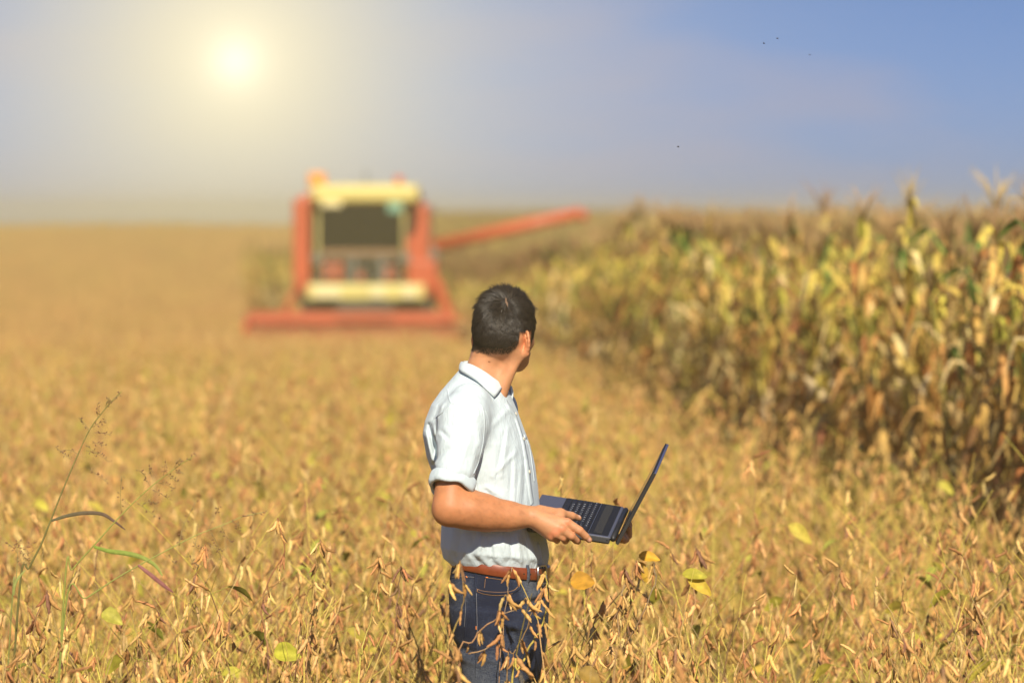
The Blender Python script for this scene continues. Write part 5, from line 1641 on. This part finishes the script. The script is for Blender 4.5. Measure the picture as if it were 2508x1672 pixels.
hero_plant('soybean_plant', 'tallest dark stemmed soybean plant left of the man', [(10.15, BRN, RED, .0028, [(655, 1660), (650, 1560), (640, 1500), (650, 1440), (672, 1395), (695, 1352), (688, 1300), (681, 1268)], .30)], leaves=[(672, 1598, 9.95, .075, .055, .1, (.55, .50, .05)), (250, 1500, 10.0, .06, .045, -.3, (.48, .44, .07))], seed=3, podc=dk, dens=2)
hero_plant('soybean_plant', 'soybean plant with a drooping dark pod tuft right of the tall dark one', [(10.1, YEL, BRN, .0028, [(745, 1665), (750, 1560), (765, 1480), (772, 1400), (776, 1350), (786, 1320)], .35)], seed=5, podc=dk, dens=2.4)
hero_plant('soybean_plant', 'soybean plant with golden pods hooked to its right side, just left of the man', [(10.05, YEL, BRN, .003, [(880, 1670), (885, 1600), (905, 1530), (920, 1470), (926, 1420), (932, 1358)], .35)], seed=7, dens=2.6)
hero_plant('soybean_plant', 'nearly bare dark stalk with a few black pods beside the man\'s belt', [(10.1, BRN, (.14, .08, .05), .0022, [(955, 1660), (965, 1560), (972, 1490), (978, 1430), (984, 1385)], .8)], seed=9, dens=1, podc=[0, 0, 0, 1, 0, 3])
hero_plant('soybean_plant', 'bushy soybean plant heavy with brown pods below the laptop', [
    (9.95, BRN, BRN, .0034, [(1500, 1668), (1520, 1600), (1535, 1540), (1545, 1480), (1547, 1430), (1556, 1370)], .15),
    (9.93, BRN, GRY, .0024, [(1520, 1600), (1512, 1520), (1525, 1450), (1535, 1405), (1532, 1390)], .25),
    (9.94, BRN, GRY, .0024, [(1525, 1590), (1565, 1520), (1590, 1460), (1605, 1420), (1600, 1375)], .30),
    (9.97, YEL, BRN, .0022, [(1460, 1665), (1490, 1590), (1500, 1530), (1515, 1480)], .45)], leaves=[(1398, 1425, 9.9, .066, .055, .2, (.62, .34, .03)), (1565, 1362, 10.6, .06, .035, .05, (.60, .36, .03)), (1560, 1375, 10.6, .06, .035, -1.0, (.55, .34, .03)), (1672, 1405, 10.6, .07, .035, .1, (.42, .40, .04)), (1685, 1412, 10.6, .075, .04, -.5, (.58, .38, .03)), (1420, 1640, 9.7, .06, .045, -.4, (.30, .19, .03))], seed=11, dens=3.2, podc=[4, 3, 4, 3, 2, 1])
hero_plant('soybean_plant', 'branch of golden pods leaning right across the man\'s jeans', [
    (9.62, BRN, BRN, .0028, [(1120, 1660), (1155, 1572), (1185, 1535), (1213, 1515), (1228, 1480), (1240, 1455)], .28),
    (9.63, BRN, GRY, .0018, [(1213, 1515), (1240, 1500), (1265, 1490), (1290, 1462)], .2),
    (9.60, BRN, GRY, .0020, [(1150, 1600), (1185, 1590), (1215, 1570), (1230, 1545)], .3)], seed=13, dens=3)
hero_plant('soybean_plant', 'thick yellow stemmed soybean branch rising to the belt buckle', [
    (9.80, YEL, YEL, .0036, [(1252, 1670), (1268, 1640), (1285, 1610), (1305, 1570), (1328, 1530), (1337, 1480), (1338, 1425), (1334, 1398)], .38),
    (9.78, BRN, BRN, .0022, [(1240, 1660), (1258, 1600), (1285, 1550), (1300, 1500), (1320, 1470), (1336, 1432)], .25)], seed=15, dens=1.9)
hero_plant('soybean_plant', 'slender soybean stalk with one pod pair hanging before the coin pocket', [(9.85, BRN, GRY, .0018, [(1225, 1660), (1232, 1560), (1240, 1470), (1246, 1430), (1252, 1388)], .93)], seed=21, dens=2)
hero_plant('soybean_plant', 'soybean plant with blurred pods before the man\'s back pocket', [(9.35, YEL, BRN, .0026, [(1085, 1665), (1105, 1560), (1130, 1500), (1136, 1440), (1128, 1372)], .25), (9.33, YEL, BRN, .0022, [(1085, 1660), (1100, 1600), (1092, 1520), (1100, 1420)], .35)], seed=23, dens=1.8)

# ------------------------------------------------------------------ tall wild grass at the left
M_grass = plant_mat('grass_weed', .6, .05, .25, (80, .2))
def weed(label, Y, stem_px, rad, c0, c1, branches, leaf=None, seed=1):
    r = random.Random(seed)
    sp = [P(a, b, Y) for a, b in stem_px]
    root = Vector((sp[0].x - .06, Y, ground_z(sp[0].x, Y)))
    t = empty('wild_grass', root); tag(t, label, 'grass plant', 'tall wild grasses at the left')
    iv = Matrix.Translation(-root)
    cv = [Vector(v) for v in catmull([tuple(root)] + [tuple(v) for v in sp], 7)]; n = len(cv)
    mb = MB(); mb.tube(cv, [1.15 * rad * (1 - .66 * i / (n - 1)) for i in range(n)], [tuple(a + (b - a) * i / (n - 1) for a, b in zip(c0, c1)) for i in range(n)], 6)
    o = mb.build('stem', M_grass, t); o.matrix_parent_inverse = iv
    for pts in branches:
        bp_ = [P(a, b, Y + r.uniform(-.03, .03)) for a, b in pts]
        c2 = [Vector(v) for v in catmull([tuple(v) for v in bp_], 5)]
        mb = MB(); mb.tube(c2, .0007, (.36, .28, .12), 3)
        for i, p in enumerate(c2):
            if i < 2: continue
            for k in range(1):
                d = Vector((r.uniform(-1, 1), r.uniform(-.4, .4), r.uniform(-.6, 1))).normalized(); q = p + d * .003
                mb.tube([q, q + d * .003, q + d * .007], [.0005, .0016, .0004], jit((.28, .15, .08) if r.random() < .6 else (.42, .28, .12), r), 4)
        o = mb.build('seed_branch', M_grass, t); o.matrix_parent_inverse = iv
    for lf in (leaf or []):
        pts, w, ca_, cb2 = lf
        c2 = [Vector(v) for v in catmull([tuple(P(a, b, Y - .01)) for a, b in pts], 6)]; n = len(c2)
        mb = MB(); vs, fs, cs = [], [], []
        for i, p in enumerate(c2):
            s = i / (n - 1); tg = (c2[min(i + 1, n - 1)] - c2[max(i - 1, 0)]).normalized(); sd = tg.cross(Vector((.2, 1, .3))).normalized()
            ww = w * (math.sin(math.pi * min(.97, .12 + .85 * s)) ** .6)
            c = tuple(a + (b - a) * s for a, b in zip(ca_, cb2))
            for q in (-1, 0, 1): vs.append(p + sd * ww * q + Vector((0, -.35 * ww * (q == 0), 0))); cs.append(tuple(v * (1.3 if q == 0 else 1) for v in c))
        for i in range(n - 1):
            for k in range(2): a = i * 3 + k; fs.append((a, a + 1, a + 4, a + 3))
        mb.add(vs, fs, cs); o = mb.build('leaf', M_grass, t); o.matrix_parent_inverse = iv
def wp(pts): return [(a * 700 / 1460, 920 + b * 752 / 1568) for a, b in pts]     # coordinates of the enlarged view
GRN, PUR = (.30, .36, .07), (.20, .12, .09)
weed('tallest wild grass with a brown seed plume, leaning right above the soybeans', 10.2, wp([(95, 1140), (150, 980), (210, 860), (260, 735), (330, 560), (390, 420), (455, 280), (520, 190), (580, 120), (622, 80)]), .0030, (.17, .16, .05), (.36, .32, .09),
     [wp(q) for q in ([(455, 280), (430, 240), (405, 218)], [(470, 262), (510, 240), (545, 225)], [(378, 440), (330, 400), (285, 365)], [(400, 400), (350, 378), (300, 385)], [(430, 345), (480, 385), (520, 400)], [(440, 380), (500, 400), (560, 440)], [(500, 215), (500, 180), (497, 140)], [(540, 165), (545, 140), (560, 110)], [(480, 290), (520, 292), (560, 298)], [(560, 140), (590, 120), (615, 90)], [(440, 465), (490, 500), (545, 540)], [(470, 345), (500, 345), (530, 355)])],
     [(wp([(262, 740), (340, 715), (430, 700), (520, 705), (580, 740), (640, 785)]), .0055, (.13, .13, .06), PUR)], 1)
weed('wild grass with a green arching leaf and airy seed plume left of the dark soybean plant', 10.1, wp([(330, 1080), (370, 990), (480, 865), (610, 720), (700, 630), (790, 550), (870, 490), (940, 440), (1000, 405)]), .0024, (.34, .36, .08), (.42, .40, .10),
     [wp(q) for q in ([(770, 570), (740, 510), (708, 480)], [(835, 510), (840, 480), (845, 450)], [(690, 640), (760, 690), (820, 735)], [(730, 650), (770, 645), (805, 655)], [(800, 545), (850, 555), (888, 578)], [(780, 585), (820, 600), (860, 628)], [(850, 505), (880, 520), (900, 540)], [(890, 465), (910, 440), (930, 430)], [(900, 490), (915, 488), (930, 492)], [(620, 700), (615, 600), (622, 510)], [(920, 450), (960, 430), (1005, 400)], [(775, 515), (768, 490), (760, 470)])],
     [(wp([(480, 872), (560, 895), (640, 905), (720, 925), (790, 965), (830, 1020)]), .0070, (.26, .36, .06), (.34, .38, .10))], 2)
weed('low slanting wild grass reaching far right over the pods with black seeds', 10.0, wp([(330, 1210), (440, 1135), (600, 1030), (740, 950), (900, 865), (1010, 810), (1140, 760), (1250, 715), (1350, 695)]), .0022, (.30, .34, .07), (.48, .42, .14),
     [wp(q) for q in ([(915, 860), (940, 760), (1000, 645)], [(1060, 790), (1100, 710), (1120, 665)], [(1010, 810), (1000, 870), (1050, 890)], [(1080, 800), (1110, 860), (1130, 940)], [(1130, 770), (1150, 810), (1180, 850)], [(960, 900), (985, 950), (1020, 975)], [(1180, 745), (1215, 760), (1215, 790)], [(905, 865), (920, 830), (925, 815)], [(1230, 720), (1290, 710), (1350, 695)], [(830, 905), (890, 950), (900, 960)], [(1060, 850), (1095, 880), (1130, 890)])],
     [(wp([(705, 965), (750, 1000), (800, 1040), (850, 1080), (885, 1105)]), .0062, (.36, .17, .14), (.28, .12, .10))], 3)
weed('short wild grass with red brown fan of seeds at the left edge', 9.9, wp([(60, 1180), (75, 1100), (85, 1000), (90, 900)]), .0020, (.28, .32, .08), (.36, .30, .12),
     [wp(q) for q in ([(90, 905), (60, 870), (40, 860)], [(90, 905), (110, 880), (165, 855)], [(90, 910), (130, 905), (160, 900)], [(92, 930), (130, 930), (150, 950)], [(88, 900), (85, 860), (100, 845)], [(90, 930), (110, 950), (140, 965)])], [(wp([(70, 1120), (75, 1070), (95, 1030), (130, 990)]), .0035, (.26, .30, .08), (.30, .34, .10))], 4)

# ------------------------------------------------------------------ insects in the air
M_ins = flat_mat('insect_black', (.012, .011, .012), .4)
M_wing = flat_mat('insect_wing', (.10, .09, .09), .3)
for (px, py, rz, lab) in ((1904, 95, .6, 'tiny dark insect highest in the blue sky above the maize'), (1871, 107, 0, 'tiny dark insect just left of and below the highest one'),
                          (1983.5, 135, 1.2, 'tiny dark insect farthest right in the sky'), (1661, 360, .3, 'lone tiny dark insect low in the sky above the laptop')):
    p = P(px, py, 10.3)
    t = empty('flying_insect', p, rz); tag(t, lab, 'insect', 'insects in the air')
    mb = MB(); mb.tube([(-.0028, 0, 0), (-.0018, 0, .0002), (0, 0, .0004), (.0012, 0, .0003), (.0024, 0, 0), (.0029, 0, -.0003)], [.0004, .0011, .0013, .0008, .0011, .0004], one, 8); mb.build('body', M_ins, t)
    for s_ in (-1, 1):
        mb = MB(); mb.add([(.0006, .0006 * s_, .001), (.0012, .0032 * s_, .0022), (-.0006, .0046 * s_, .0026), (-.0022, .0030 * s_, .0016), (.0006, .0006 * s_, .0012), (.0012, .0032 * s_, .0024), (-.0006, .0046 * s_, .0028), (-.0022, .0030 * s_, .0018)],
                          [(3, 2, 1, 0), (4, 5, 6, 7), (0, 1, 5, 4), (1, 2, 6, 5), (2, 3, 7, 6), (3, 0, 4, 7)], one); mb.build('wing', M_wing, t)

# ------------------------------------------------------------------ golden haze added to stand in for the sun's flare
mb = MB(); mb.box((-166, -46, -6.2), (166, 346, 3.3), (1, 1, 1))
mHz = bpy.data.materials.new('flare_haze'); mHz.use_nodes = True
tHz = mHz.node_tree; tHz.nodes.clear()
pv = tHz.nodes.new('ShaderNodeVolumePrincipled'); pv.inputs['Color'].default_value = (1.0, 0.82, 0.36, 1); pv.inputs['Density'].default_value = 0.0028
oh = tHz.nodes.new('ShaderNodeOutputMaterial'); tHz.links.new(pv.outputs[0], oh.inputs['Volume'])
o = mb.build('haze', mHz, None, False); tag(o, 'golden haze added in place of sun flare over the field', kind='stuff')
